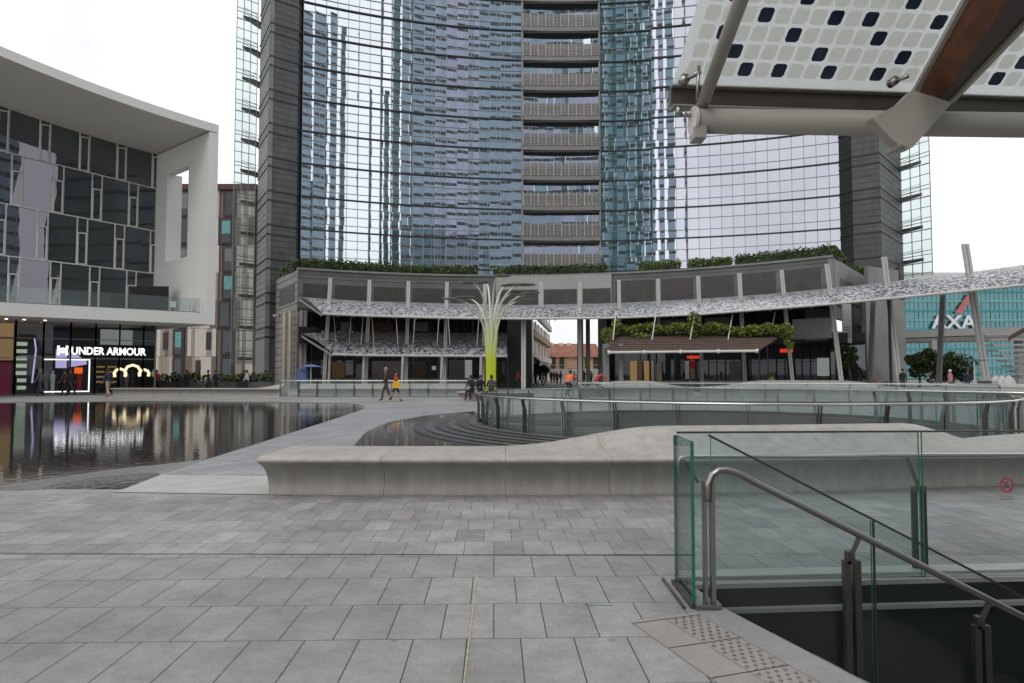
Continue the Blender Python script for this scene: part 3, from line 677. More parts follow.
# rear handrail with posts
hl = lambda x: 5.30+.05*(x-1.25)
g = MB(); g.tube([(1.30, hl(1.27)-.02, .78), (1.275, hl(1.25)-.01, .86), (1.30, hl(1.3), .893), (1.36, hl(1.36), .90), (8.2, hl(8.2), .90)], .021, 10); g.build('handrail', 'steel_bright', sg, smooth=True)
for x in (1.42, 3.20, 5.2, 7.3):
    g = MB(); y = hl(x)+.03
    if x > 2:
        g.beam((x-.035, y, 0), (x-.035, y, .66), .045, .022); g.beam((x+.035, y, 0), (x+.035, y, .66), .045, .022)
        g.box(x-.07, x+.07, y-.03, y+.03, 0, .012)
    g.beam((x+.02, y, .60 if x > 2 else .70), (x-.10, hl(x), .885), .018, .02)
    g.build('post', 'steel_dark', sg)
# sloping stair glass, seams and handrail
SD = lambda s, o=0: (1.33+s, 4.645+.08*s+o)
cuts = [0, 1.14, 2.28, 3.42, 4.6]
for a, b in zip(cuts, cuts[1:]):
    h0 = 1.10-.51*a+.02; h1 = 1.10-.51*b+.02
    pane(SD(a+.012), SD(b-.012), h0-1.45, h0, h1-1.45, h1, .018)
g = MB(); a = SD(0); b = SD(4.6); g.beam((a[0], a[1], 1.128), (b[0], b[1], 1.128-.51*4.6), .022, .014)
for a in cuts[1:-1]:
    p = SD(a); g.beam((p[0], p[1]-.012, 1.12-.51*a), (p[0], p[1]-.012, -.33-.51*a), .012, .01)
g.build('edge_trim', 'steel_dark', sg)
hz = lambda s: .905-.505*s
rl = [(1.298, 4.555, .70), (1.30, 4.555, .82), (1.325, 4.556, .875), (1.37, 4.56, .903), (1.43, 4.565, .905), (1.50, 4.57, .885)]
rl += [(1.37+s, 4.56+.08*s, .945-.5*s) for s in (.25, .6, 1.2, 2.2, 3.2, 4.5)]
g = MB(); g.tube(rl, .0235, 12); g.build('handrail', 'steel', sg, smooth=True)
g = MB(); g.beam((1.283, 4.60, 0), (1.283, 4.60, .83), .020, .06, up=(0, 1, 0)); g.beam((1.332, 4.60, 0), (1.332, 4.60, .83), .028, .06, up=(0, 1, 0)); g.box(1.20, 1.37, 4.53, 4.66, 0, .035); g.build('post', 'steel', sg)
for s in (.92, 1.83, 2.75, 3.7):
    x = 1.37+s; y = 4.60+.08*s; z = .945-.5*s; g = MB()
    for o in (-.034, .034): g.beam((x+o, y, z-1.45), (x+o, y, z-.20), .042, .05, up=(0, 1, 0))
    g.beam((x-.01, y, z-.22), (x-.01, y, z-.14), .05, .05)
    g.beam((x-.015, y, z-.20), (x+.045, y-.03, z-.035), .03, .03)
    g.build('post', 'steel_dark', sg)
# notice printed on a pane
nx, ny = 3.742, bl(3.742)-.014; nz = .70
g = MB(); n = 28
for k in range(n):
    a0 = 2*math.pi*k/n; a1 = 2*math.pi*(k+1)/n
    g.quad([(nx+r*math.cos(a), ny, nz+r*math.sin(a)) for r, a in ((.044, a0), (.056, a0), (.056, a1), (.044, a1))])
g.beam((nx-.035, ny-.0, nz+.033), (nx+.033, ny-.0, nz-.035), .002, .010, up=(1, 0, 1))
o = g.build('prohibition_sign', 'sign_red', sg)
g = MB()
g.box(nx-.006, nx+.008, ny-.003, ny-.001, nz+.018, nz+.032); g.beam((nx-.002, ny-.002, nz+.015), (nx+.008, ny-.002, nz-.012), .002, .012, up=(1, 0, 0)); g.beam((nx+.008, ny-.002, nz-.010), (nx-.018, ny-.002, nz-.014), .002, .009)
g.beam((nx-.016, ny-.002, nz-.012), (nx-.02, ny-.002, nz-.030), .002, .007, up=(1, 0, 0))
for i, (w, z) in enumerate(((.045, .085), (.058, .097), (.04, .109))):
    g.beam((nx-w, ny, nz-z), (nx+w, ny, nz-z), .001, .0035)
g.build('sign_text', 'print_grey', o)

# ------------------------------------------------------------------ solar canopy overhead at right
A = V(673, 84, 7.0); u = Vector((1, .07, -.005)).normalized(); vdir = Vector((.23, -1, 1.04)).normalized()
Wd = 2.66; Ln = 3.1
cn_ = thing('solar_canopy', 'translucent solar canopy with dark square cells on a steel tube and wooden arm, top right', 'canopy', (A.x+1.2, A.y, 0))
nrm = u.cross(vdir).normalized()
if nrm.z > 0: nrm = -nrm           # nrm points down to the viewer
def PP(a, b, o=0): return A+u*a+vdir*b+nrm*o
def panel(a0, a1, seed, cols):
    rnd = random.Random(seed); g = MB()
    g.hexa([PP(a0, 0, 0), PP(a1, 0, 0), PP(a1, Ln, 0), PP(a0, Ln, 0)], [PP(a0, 0, -.02), PP(a1, 0, -.02), PP(a1, Ln, -.02), PP(a0, Ln, -.02)])
    p = g.build('panel_sheet', 'solar_sheet', cn_)
    pitch = .178; dk = MB(); pl = MB(); nc = int((a1-a0-.02)/pitch); nr = int((Ln-.1)/pitch)
    off = (a1-a0-nc*pitch)/2
    for r in range(nr):
        last = -2
        for c in range(nc):
            a = a0+off+c*pitch+pitch/2; b = .09+r*pitch+pitch/2
            dark = ((c*2+r*3+seed) % 5 == 0 and rnd.random() < .85) or rnd.random() < .05
            if seed == 3 and r < 5: dark = c in ((3, 5, 8, 11), (2, 7, 12), (1, 5, 10), (3, 7, 9, 13), (1, 5, 11))[r]
            s = .074; ch = .022
            if dark: s = .070
            pts = [(-s+ch, -s), (s-ch, -s), (s, -s+ch), (s, s-ch), (s-ch, s), (-s+ch, s), (-s, s-ch), (-s, -s+ch)]
            (dk if dark else pl).quad([PP(a+x, b+y, .003) for x, y in pts])
    dk.build('dark_cells', 'solar_dark', p); pl.build('pale_cells', 'solar_pale', p)
panel(0, Wd, 3, 13); panel(Wd+.12, Wd+2.7, 4, 13)
# edge channel and tube
g = MB()
e0 = PP(-.03, -.02, .02); e1 = PP(5.1, -.02, .02)
g.beam(e0+Vector((0, .02, -.13)), e1+Vector((0, .02, -.13)), .10, .20, 0); g.beam(e0+Vector((0, -.06, -.245)), e1+Vector((0, -.06, -.245)), .16, .012, 1); g.beam(e0+Vector((0, -.05, -.02)), e1+Vector((0, -.05, -.02)), .10, .012, 1)
g.build('edge_channel', ['brown_channel', 'cream_steel'], cn_)
T0 = V(695, 121, 6.8); T1 = V(1400, 130, 7.0)
g = MB(); g.tube([T0, T1], .125, 28); g.build('main_tube', 'cream_steel', cn_, smooth=False).data.polygons.foreach_set('use_smooth', [True]*28+[False]*2)
g = MB(); g.tube([T0-u*.03, T0], .142, 28); g.build('tube_cap', 'offwhite_steel', cn_)
g = MB(); p = T0+u*.03
g.hexa([p+Vector((-.06, -.1, -.20)), p+Vector((.06, -.1, -.20)), p+Vector((.06, .1, -.20)), p+Vector((-.06, .1, -.20))], [p+Vector((-.06, -.1, -.08)), p+Vector((.06, -.1, -.08)), p+Vector((.06, .1, -.08)), p+Vector((-.06, .1, -.08))])
g.build('tube_bracket', 'cream_steel', cn_)
# left strut tube
q0 = V(703, 103, 6.75); q1 = V(743, -6, 5.35); q1 = q0+(q1-q0)*1.9
g = MB(); g.tube([q0-(q1-q0).normalized()*.05, q1], .062, 16); g.build('strut', 'cream_steel', cn_, smooth=True)
g = MB()
c = V(684, 80, 6.9)
g.tube([c, V(700, 72, 6.75)], .025, 10); g.tube([V(699, 66, 6.75), V(697, 100, 6.75)], .018, 8); g.tube([c-Vector((0, .04, 0)), c+Vector((0, .05, 0))], .055, 12); 
g.build('clamp', 'steel', cn_, smooth=True); g = MB()
c2 = V(678, 112, 6.85); g.tube([c2, V(690, 116, 6.8)], .022, 10); g.tube([c2-Vector((.02, .0, 0)), c2+Vector((.02, 0, 0))], .055, 12)
g.build('clamp', 'steel', cn_, smooth=True); g = MB()
c3 = V(893, 82, 6.9); g.tube([c3-Vector((0, .05, 0)), c3+Vector((0, .05, 0))], .045, 12); g.tube([c3, V(908, 76, 6.75)], .022, 8)
g.build('clamp', 'steel', cn_, smooth=True)
# tapered arm of wood between steel flanges, crossing under the tube
def arm(dx, root):
    D = Vector((dx, 0, 0))
    bl_ = V(914, 94, 6.7)+D; tl = V(985, -34, 5.0)+D; bm_ = V(940, 100, 6.55)+D; tm = V(1026, -26, 4.75)+D; br_ = V(951, 101, 6.6)+D; tr = V(1064, -18, 4.9)+D
    bb = V(935, 92, 6.95)+D; tb = V(1030, -45, 5.4)+D
    g = MB()
    ext = 1.6
    tl = bl_+(tl-bl_)*ext; tm = bm_+(tm-bm_)*ext; tr = br_+(tr-br_)*ext; tb = bb+(tb-bb)*ext
    g.quad([bl_, bm_, tm, tl], 0); g.quad([bm_, br_, tr, tm], 1); g.quad([br_, bb, tb, tr], 1); g.quad([bb, bl_, tl, tb], 1); g.quad([bl_, bb, br_, bm_], 1); g.quad([tl, tm, tr, tb], 1)
    g.build('wooden_web', ['wood', 'wood_dark'], root)  # one face lighter than the rest: shading painted by face colour
    g = MB(); g.beam(bl_, tl, .05, .05); g.beam(br_, tr, .06, .05, up=(0, 1, .4)); g.build('flange', 'cream_steel', root)
    # steel nose
    g = MB(); yy = 6.42
    poly = [V(px, py, yy)+D for px, py in ((872, 118), (893, 140), (905, 150), (913, 147), (952, 103), (938, 98), (912, 90), (898, 104))]
    g.quad(poly); k = Vector((0, .12, .0)); g.quad([p+k for p in poly][::-1])
    for a_, b_ in zip(poly, poly[1:]+poly[:1]): g.quad([b_, a_, a_+k, b_+k])
    g.tube([V(905, 143, 6.36)+D, V(905, 143, 6.36)+D+Vector((0, .3, 0))], .028, 12)
    g.build('nose_plate', 'cream_steel', root)
arm(0, cn_)
# its supporting mast stands outside the picture, right
g = MB(); g.tube([(8.9, 7.6, 0), (8.9, 7.1, 4.2)], .13, 16); g.build('mast', 'cream_steel', cn_, smooth=True)

# ------------------------------------------------------------------ left white building
wb = thing('white_building', 'white framed office building with a dark window grid over a glazed shop at left', 'building', (-30, 50, 0))
C0 = Vector((-21.8, 50.0)); d1 = Vector((-.77, -.636)).normalized(); back = Vector((-6.8, 5.5)).normalized()
def WP(s, t): return C0+d1*s+back*t     # along front, into the recess
LEN = 34
zr = lambda s: 19.95+.07*s+.006*s*s if s < 16 else 22.606+.26*(s-16)             # roof line rises to the left
# roof slab
g = MB()
ns = 24
for k in range(ns):
    s0 = LEN*k/ns; s1 = LEN*(k+1)/ns; t0, t1 = 0, 15
    a, b, c_, d_ = WP(s0, t0), WP(s1, t0), WP(s1, t1), WP(s0, t1); z0, z1 = zr(s0), zr(s1)
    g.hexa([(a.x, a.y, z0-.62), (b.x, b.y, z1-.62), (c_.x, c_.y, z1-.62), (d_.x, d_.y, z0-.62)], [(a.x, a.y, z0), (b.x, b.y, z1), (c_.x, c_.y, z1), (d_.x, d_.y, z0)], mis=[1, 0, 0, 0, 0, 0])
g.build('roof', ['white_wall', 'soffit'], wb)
# portal wall with slot
U0, U1 = .36*8.75, .77*8.75; ZA, ZB = 10.35, 17.4
g = MB(); th = .62
def wallpc(t0, t1, z0, z1, mi=0):
    a, b = WP(0, t0), WP(0, t1); n = Vector((-d1.x, -d1.y))*0; m = d1*th
    g.hexa([(a.x, a.y, z0), (a.x+m.x, a.y+m.y, z0), (b.x+m.x, b.y+m.y, z0), (b.x, b.y, z0)], [(a.x, a.y, z1), (a.x+m.x, a.y+m.y, z1), (b.x+m.x, b.y+m.y, z1), (b.x, b.y, z1)], mi)
wallpc(0, U0, 5.07, 19.3); wallpc(U0, U1, 5.07, ZA); wallpc(U0, U1, ZB, 19.3); wallpc(U1, 15, 5.07, 19.3)
th = -.5; wallpc(U1, U1+.4, ZA, ZB); wallpc(U0-.1, U1+.4, ZA-.3, ZA); th = .62
g.build('wall', 'white_wall', wb)
# lower slab
g = MB(); a, b, c_, d_ = WP(th+.003, 0), WP(LEN, 0), WP(LEN, 15), WP(th+.003, 15)
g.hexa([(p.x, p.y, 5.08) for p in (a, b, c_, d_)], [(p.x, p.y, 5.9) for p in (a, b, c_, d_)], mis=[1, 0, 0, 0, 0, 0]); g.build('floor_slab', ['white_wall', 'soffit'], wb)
# glazing grid: 4 storeys
TG = 8.7; gz = [6.0, 9.35, 12.75, 16.1]   # row bottoms
rowsz = [(6.0, 9.55), (9.55, 13.0), (13.0, 16.45), (16.45, None)]
rsl = [0, .04, .07, .10]
for ri, (z0, z1) in enumerate(rowsz):
    s = .3+(.65 if ri % 2 else 0); first = True; k = 0
    edges = [.05, s] if s > .3 else [.05]
    pos = edges[-1]; cells = []
    if len(edges) == 2: cells.append((edges[0], edges[1], 'n'))
    while pos < LEN-3:
        wd = 1.86 if k % 2 == 0 else .66
        cells.append((pos, pos+wd, 'w' if k % 2 == 0 else 'n')); pos += wd; k += 1
    for (a, b, ty) in cells:
        pa, pb = WP(a, TG), WP(b, TG); za = z1+rsl[ri+1]*a if z1 else zr(a)-.60; zb = z1+rsl[ri+1]*b if z1 else zr(b)-.60; y0, y1 = z0+rsl[ri]*a, z0+rsl[ri]*b
        tw = random.uniform(-.006, .006); tt = random.uniform(-.005, .005)
        n = -back
        g = MB(); g.quad([(pa.x+n.x*tw, pa.y+n.y*tw, y0), (pb.x, pb.y, y1), (pb.x+n.x*tt, pb.y+n.y*tt, zb), (pa.x, pa.y, za)][::-1])
        w = g.build('window', 'white_bldg_glass', wb)
        fr = MB(); o_ = n*.06
        fr.beam((pa.x+o_.x, pa.y+o_.y, y0), (pa.x+o_.x, pa.y+o_.y, za), .075, .08)
        fr.beam((pa.x+o_.x, pa.y+o_.y, y0+.002), (pb.x+o_.x, pb.y+o_.y, y1+.002), .078, .085)
        if ty == 'n':
            zt = y0+(za-y0)*.68 if ri < 3 else za-.25; i_ = n*.085
            pa2 = pa.lerp(pb, .08); pb2 = pa.lerp(pb, .92)
            fr.beam((pa2.x+i_.x, pa2.y+i_.y, zt), (pb2.x+i_.x, pb2.y+i_.y, zt), .1, .09)
            for q in (pa2, pb2): fr.beam((q.x+i_.x, q.y+i_.y, y0+.05), (q.x+i_.x, q.y+i_.y, zt), .09, .09)
            fr.beam((pa2.x+i_.x, pa2.y+i_.y, y0+.08), (pb2.x+i_.x, pb2.y+i_.y, y0+.08), .09, .09)
        fr.build('frame', 'frame_white', w)
# terrace railing + rail cap
g = MB(); a = WP(.9, .35); b = WP(26, .35)
pane_box(g, a, b, 5.9, 6.95, 5.9, 6.95, .02); g.build('terrace_glass', ['rail_glass', 'steel'], wb)
g = MB(); g.beam((a.x, a.y, 5.93), (b.x, b.y, 5.93), .12, .08); g.build('terrace_trim', 'shutter', wb)
# terrace furniture
bx_ = thing('covered_furniture', 'black covered furniture on the white terrace beside the portal wall', 'furniture', (WP(1.7, 5.2).x, WP(1.7, 5.2).y, 5.9))
g = MB(); p = WP(1.2, 5.0); q = WP(3.6, 5.2); g.wallseg(p, q, 5.9, 8.1, 1.1, za=7.9); g.build('cover', 'cloth_black', bx_)
g = MB(); 
for s in (1.6, 2.6, 3.3):
    p = WP(s, 4.95); g.beam((p.x, p.y, 5.9), (p.x, p.y, 7.6), .05, .05)
g.build('strap', 'rubber', bx_)
def chair(loc, rz, label, m='cloth_cream', s=1.0, group=None):
    r = thing('chair', label, 'chair', loc, rz, group)
    g = MB(); g.box(-.22, .22, -.22, .22, .43, .47); g.build('seat', m, r, local=True)
    g = MB(); g.box(-.22, .22, .20, .24, .5, .9); g.build('backrest', m, r, local=True)
    for x in (-.2, .2):
        for y in (-.2, .2):
            g = MB(); g.beam((x, y, 0), (x, y, .43 if y < 0 else .85), .03, .03); g.build('leg', m, r, local=True)
    return r
chair((*WP(2.1, 1.8), 5.9), .4, 'pale chair on the white terrace, nearer the dark glazing', 'cloth_white'); chair((*WP(1.2, 1.7), 5.9), -1.2, 'pale chair on the white terrace, right against the portal wall', 'cloth_white')

# ---- shop under it
sh0 = WP(1.0, 4.0)
def SH(px, off=0):   # point on the shop front
    p = hitline(sh0+back*off, d1, px); return p
shop = wb
pts = [-60, 15, 43, 70, 95, 119, 143, 155]
g = MB(); 
for a, b in zip(pts, pts[1:]):
    pa, pb = SH(a), SH(b)
    g = MB(); g.quad([(pa.x, pa.y, .05), (pb.x, pb.y, .05), (pb.x, pb.y, 5.07), (pa.x, pa.y, 5.07)]); w = g.build('window', 'shop_glass', shop)
    g = MB(); n = back*-.05
    for p in (pa, pb): g.beam((p.x+n.x, p.y+n.y, 0), (p.x+n.x, p.y+n.y, 5.07), .08, .08)
    for z in (.06, 2.55, 3.9): g.beam((pa.x+n.x, pa.y+n.y, z), (pb.x+n.x, pb.y+n.y, z), .06, .06)
    g.build('frame', 'grey_steel', w)
# side return of the shop, glazed
a = SH(155); b = a+back*9; g = MB(); g.quad([(b.x, b.y, 0), (a.x, a.y, 0), (a.x, a.y, 5.07), (b.x, b.y, 5.07)]); g.build('side_glazing', 'dark_glass', shop)
# interior
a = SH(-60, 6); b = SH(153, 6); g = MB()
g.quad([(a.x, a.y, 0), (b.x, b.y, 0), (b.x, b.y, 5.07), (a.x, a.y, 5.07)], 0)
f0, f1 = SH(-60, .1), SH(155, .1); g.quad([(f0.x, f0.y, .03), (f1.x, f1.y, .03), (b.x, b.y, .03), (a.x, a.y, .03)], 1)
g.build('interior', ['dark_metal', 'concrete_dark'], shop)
def disp(px0, px1, y0, y1, m, off=.5, name='display', z=None):
    a, b = SH(px0, off), SH(px1, off); Y = (a.y+b.y)/2; z1, z0 = zof(Y, y0), max(zof(Y, y1), .05)
    g = MB(); g.hexa([(a.x, a.y, z0), (b.x, b.y, z0), (b.x+back.x*.05, b.y+back.y*.05, z0), (a.x+back.x*.05, a.y+back.y*.05, z0)], [(a.x, a.y, z1), (b.x, b.y, z1), (b.x+back.x*.05, b.y+back.y*.05, z1), (a.x+back.x*.05, a.y+back.y*.05, z1)])
    return g.build(name, m, shop)
disp(-60, 13, 322, 336, 'glow_beige', 2.0); disp(-60, 13, 338, 360, 'glow_dimwarm', 1.8); disp(-60, 12, 362, 395, 'cloth_magenta', 1.0, 'wall_panel')
for k in range(7):
    y = 342+k*7.3; disp(16+(2 if k > 4 else 0), 27, y, y+3.7, 'glow_pale', .4, 'stripe_light')
disp(36, 69, 330, 350, 'cloth_purple', 3, 'wall_panel'); disp(100, 142, 330, 345, 'glow_dimwhite', 4, 'ceiling_light')
disp(56, 67, 349, 368, 'glow_lilac', .9, 'screen')
a, b, c_ = SH(69, .9), SH(69, .9), SH(87, .9); z0, z1, zm = zof(c_.y, 367.5), zof(c_.y, 355), zof(c_.y, 363)
g = MB(); g.quad([(a.x, a.y, z0), (c_.x, c_.y, zm-.1), (c_.x, c_.y, zm+.1), (b.x, b.y, z1+.4)]); g.build('screen_arrow', 'glow_lilac', shop)
disp(75, 83, 367.5, 373.5, 'glow_orange', .9, 'orange_shape')  # orange emissive shape in the shop window
for (x0, x1, y0, y1) in ((43, 90.3, 359, 360.2), (43, 90.3, 391, 392.2), (43, 44.1, 359, 392), (89.2, 90.4, 359, 392)): disp(x0, x1, y0, y1, 'glow_white', .25, 'light_frame')
for (x0, x1) in ((97, 105), (108, 117)):
    for yy in (366, 371, 376, 381): disp(x0, x1, yy, yy+1.6, 'glow_dimwarm', 1.5, 'shelf')
disp(128.5, 141, 388.5, 391, 'glow_red', .6, 'red_bench')
def ringlamp(cx, cy, r, off=.6):
    p = SH(cx, off); z = zof(p.y, cy); n = 6; pt = []
    for k in range(n+1):
        a = math.pi*(-.18+1.36*k/n); pt.append((p.x-d1.x*r*math.cos(a)*1, p.y-d1.y*r*math.cos(a), z+r*math.sin(a)))
    g = MB(); g.tube(pt, .10, 6); g.build('ring_lamp', 'glow_warm', shop)
ringlamp(120.5, 374, .38); ringlamp(133, 372, .52); ringlamp(144.5, 374, .33)
# curved white line in the window
g = MB(); g.tube([V(34.5, 338, SH(35, .5).y), V(36, 350, SH(35, .5).y), V(34.5, 362, SH(35, .5).y), V(32, 383, SH(35, .5).y)], .05, 6); g.build('curved_line', 'glow_lilac', shop)
for px, py in ((5, 317.5), (23, 318.5), (-15, 317), (44, 319.5)):
    p = SH(px, -1.2); g = MB(); g.tube([(p.x, p.y, 5.03), (p.x, p.y, 5.078)], .09, 10); g.build('downlight', 'lamp_spot', wb)
# mannequins
for px, h, m in ((47, 1.7, 'cloth_grey'), (53.5, 1.7, 'cloth_white'), (58, 1.6, 'cloth_navy'), (80, 1.75, 'cloth_red'), (122, 1.7, 'cloth_navy'), (133, 1.8, 'cloth_black'), (127, 1.7, 'cloth_grey')):
    p = SH(px, 1.1); g = MB(); x, y = p
    g.tube([(x, y, .05), (x, y, .85), (x, y, 1.0), (x, y, 1.35), (x, y, 1.45), (x, y, 1.52), (x, y, 1.62), (x, y, h)], [.09, .14, .15, .19, .12, .05, .09, .03], 8); g.build('mannequin', m, shop)
# name sign
sgn = thing('shop_sign', 'white lit shop name with a crossed-arc emblem over the shop doors', 'sign', (SH(100, -.2).x, SH(100, -.2).y, 3.0))
pL, pR = SH(71, -.2), SH(145, -.2); ux = Vector((pR.x-pL.x, pR.y-pL.y, 0)); wid = ux.length; ux.normalize()
zb = zof(pL.y, 354.3); hh = zof(pL.y, 346.8)-zb
cu = bpy.data.curves.new('t', 'FONT'); cu.body = 'UNDER ARMOUR'; cu.size = hh/.70; to = bpy.data.objects.new('t', cu); COL.objects.link(to); bpy.context.view_layer.update(); tw = to.dimensions.x; bpy.data.objects.remove(to)
M4 = Matrix.Translation((pL.x, pL.y, zb)) @ Matrix(((ux.x, 0, -ux.y*-1, 0), (ux.y, 0, -ux.x, 0), (0, 1, 0, 0), (0, 0, 0, 1)))
lt = letters('UNDER ARMOUR', hh/.70, .04, M4, 'lettering', 'glow_white', sgn, sx=wid/tw)
for s_, oo in ((1, 0), (-1, 0)):
    p0 = SH(57.5, -.2); p1 = SH(67.5, -.2); zc = zb+hh/2; w = (p1-p0).length; pt = []
    for k in range(9):
        t = k/8; a = math.pi*t; cc = p0.lerp(p1, .06+.88*(1-math.cos(a))/2); pt.append((cc.x, cc.y, zc+s_*(hh*.62-hh*.85*math.sin(a)**.8)))
    g = MB(); g.tube(pt, .075, 6); g.build('emblem', 'glow_white', sgn)

# ------------------------------------------------------------------ patchwork building
pb = thing('patchwork_building', 'beige and brown patchwork clad block behind the white building', 'building', (-38, 80, 0))
PY = 90.0; PX0, PX1 = az(80)*PY, az(253)*PY; ztop = zof(PY, 190); st = ztop/7.0
rnd = random.Random(5)
g = MB(); g.box(PX0, PX1, PY+.1, PY+10, 0, ztop, 0); g.build('core', 'beige_d', pb)
g = MB(); g.box(PX0-.2, PX1+.2, PY-.35, PY+10.2, ztop, ztop+.75); g.build('roof', 'roof_red', pb)
wcols = [(161-158, 0)]
winpx = [(174.5, 186), (219, 233)]
X = lambda px: az(px)*PY
for fl in range(7):
    z0, z1 = st*fl+(0 if fl else 0), st*(fl+1)
    g = MB(); x = PX0
    while x < PX1:
        w = rnd.uniform(.34, .66); x2 = min(x+w, PX1)
        skip = any(X(a)-.2 < (x+x2)/2 < X(b)+.2 for a, b in winpx)
        if not skip:
            mi = rnd.choice([0, 1, 1, 2, 2, 2, 3]); o = rnd.uniform(0, .05)
            g.box(x, x2-.02, PY-.05-o, PY+.1, z0+.02, z1-.02, mi)
        x = x2
    g.build('cladding', ['beige_a', 'beige_b', 'beige_c', 'beige_d'], pb)
    for wi, (a, b) in enumerate(winpx+[(140, 150), (108, 118)]):
        g = MB(); sh = rnd.choice([-.25, .2]); x0, x1 = X(a)+sh, X(b)+sh
        g.box(x0, x1, PY-.10, PY+.12, z0+.1, z1-.1, 0); w = g.build('window', 'brown_dark', pb)
        g = MB(); g.box(x0+.35, x1-.35, PY-.13, PY-.09, z0+.35, z1-.35, 0)
        g.build('pane', rnd.choice(['dark_glass', 'dark_glass', 'far_window']), w)
        teal = {(0, 1): 1, (1, 3): 1, (1, 5): 1, (2, 4): 1}.get((wi, fl), 0)
        if teal or rnd.random() < .2:
            g = MB(); zz = z0+.5; g.box(x0+.35, x1-.35, PY-.17, PY-.135, zz+1.0 if wi else zz+.7, z1-.5, 0); g.build('blind', 'blind_teal' if teal else 'blind_grey', w)
    for a in ((206, 211) if fl % 2 else (196, 201), (163, 168)):
        if rnd.random() < .75:
            g = MB(); g.box(X(a[0]), X(a[1]), PY-.13, PY+.1, z0+.9, z1-.5); g.build('small_window', 'brown_dark', pb)

# ------------------------------------------------------------------ tower with concave glass front
TC = (6.4, 14.1, 70.0); FLH = 3.78; Z0T = 17.95-2*FLH; NF = 13
tw_ = thing('glass_tower', 'tall concave blue glass office tower filling the middle of the picture', 'building', (6, 86, 0))
def ang_of(px):
    p = circhit(TC, px); return math.atan2(p.x-TC[0], p.y-TC[1])
def TP(a, dr=0): return Vector((TC[0]+(TC[2]+dr)*math.sin(a), TC[1]+(TC[2]+dr)*math.cos(a)))
rnd = random.Random(9)
def facade(px0, px1, matn, name, colw=1.3, jitter=.35, dr=0, rows=(.26, .37, .37), mm='mullion'):
    a0, a1 = ang_of(px0), ang_of(px1); nc = max(1, round((a1-a0)*TC[2]/colw))
    for fl in range(NF):
        zb_ = Z0T+fl*FLH; g = MB(); ml = MB()
        z = zb_
        zs = [zb_]
        for r in rows: zs.append(zs[-1]+r*FLH)
        for c in range(nc):
            b0 = a0+(a1-a0)*c/nc; b1 = a0+(a1-a0)*(c+1)/nc; p, q = TP(b0, dr), TP(b1, dr)
            for r in range(len(rows)):
                n = -Vector((math.sin((b0+b1)/2), math.cos((b0+b1)/2)))
                jx = R_(rnd.gauss(0, jitter))*colw/2; jz = R_(rnd.gauss(0, jitter))*rows[r]*FLH/2
                g.quad([(p.x+n.x*(jx+jz), p.y+n.y*(jx+jz), zs[r]), (q.x+n.x*(-jx+jz), q.y+n.y*(-jx+jz), zs[r]), (q.x+n.x*(-jx-jz), q.y+n.y*(-jx-jz), zs[r+1]), (p.x+n.x*(jx-jz), p.y+n.y*(jx-jz), zs[r+1])])
            pp = TP(b0, dr-.05); ml.beam((pp.x, pp.y, zb_), (pp.x, pp.y, zb_+FLH), .042, .05)
        for r in range(1, len(rows)+1):
            for c in range(0, nc, 1):
                b0 = a0+(a1-a0)*c/nc; b1 = a0+(a1-a0)*(c+1)/nc; p, q = TP(b0, dr-.06), TP(b1, dr-.06)
                if r < len(rows): ml.beam((p.x, p.y, zs[r]), (q.x, q.y, zs[r]), .06, .055)
        o = g.build(name, matn, tw_); ml.build('mullions', mm, o)
        fb = MB()
        for c in range(nc):
            b0 = a0+(a1-a0)*c/nc; b1 = a0+(a1-a0)*(c+1)/nc; p, q = TP(b0, dr-.12), TP(b1, dr-.12); fb.beam((p.x, p.y, zb_), (q.x, q.y, zb_), .18, .13)
        fb.build('floor_band', 'band_dark', o)
facade(299, 400, 'tower_glass_left', 'window_band', rows=(.2, .27, .27, .26), jitter=.018)
facade(400, 522.5, 'tower_glass_left', 'window_band', jitter=.06)
facade(601, 654, 'teal_glass', 'window_band', jitter=.09, colw=1.15, dr=.5, rows=(.3, .15, .4, .15), mm='mullion_light')
facade(654, 678, 'tower_glass_left', 'window_band', colw=1.3, jitter=.05)
facade(678, 846, 'tower_glass', 'window_band', jitter=.06)
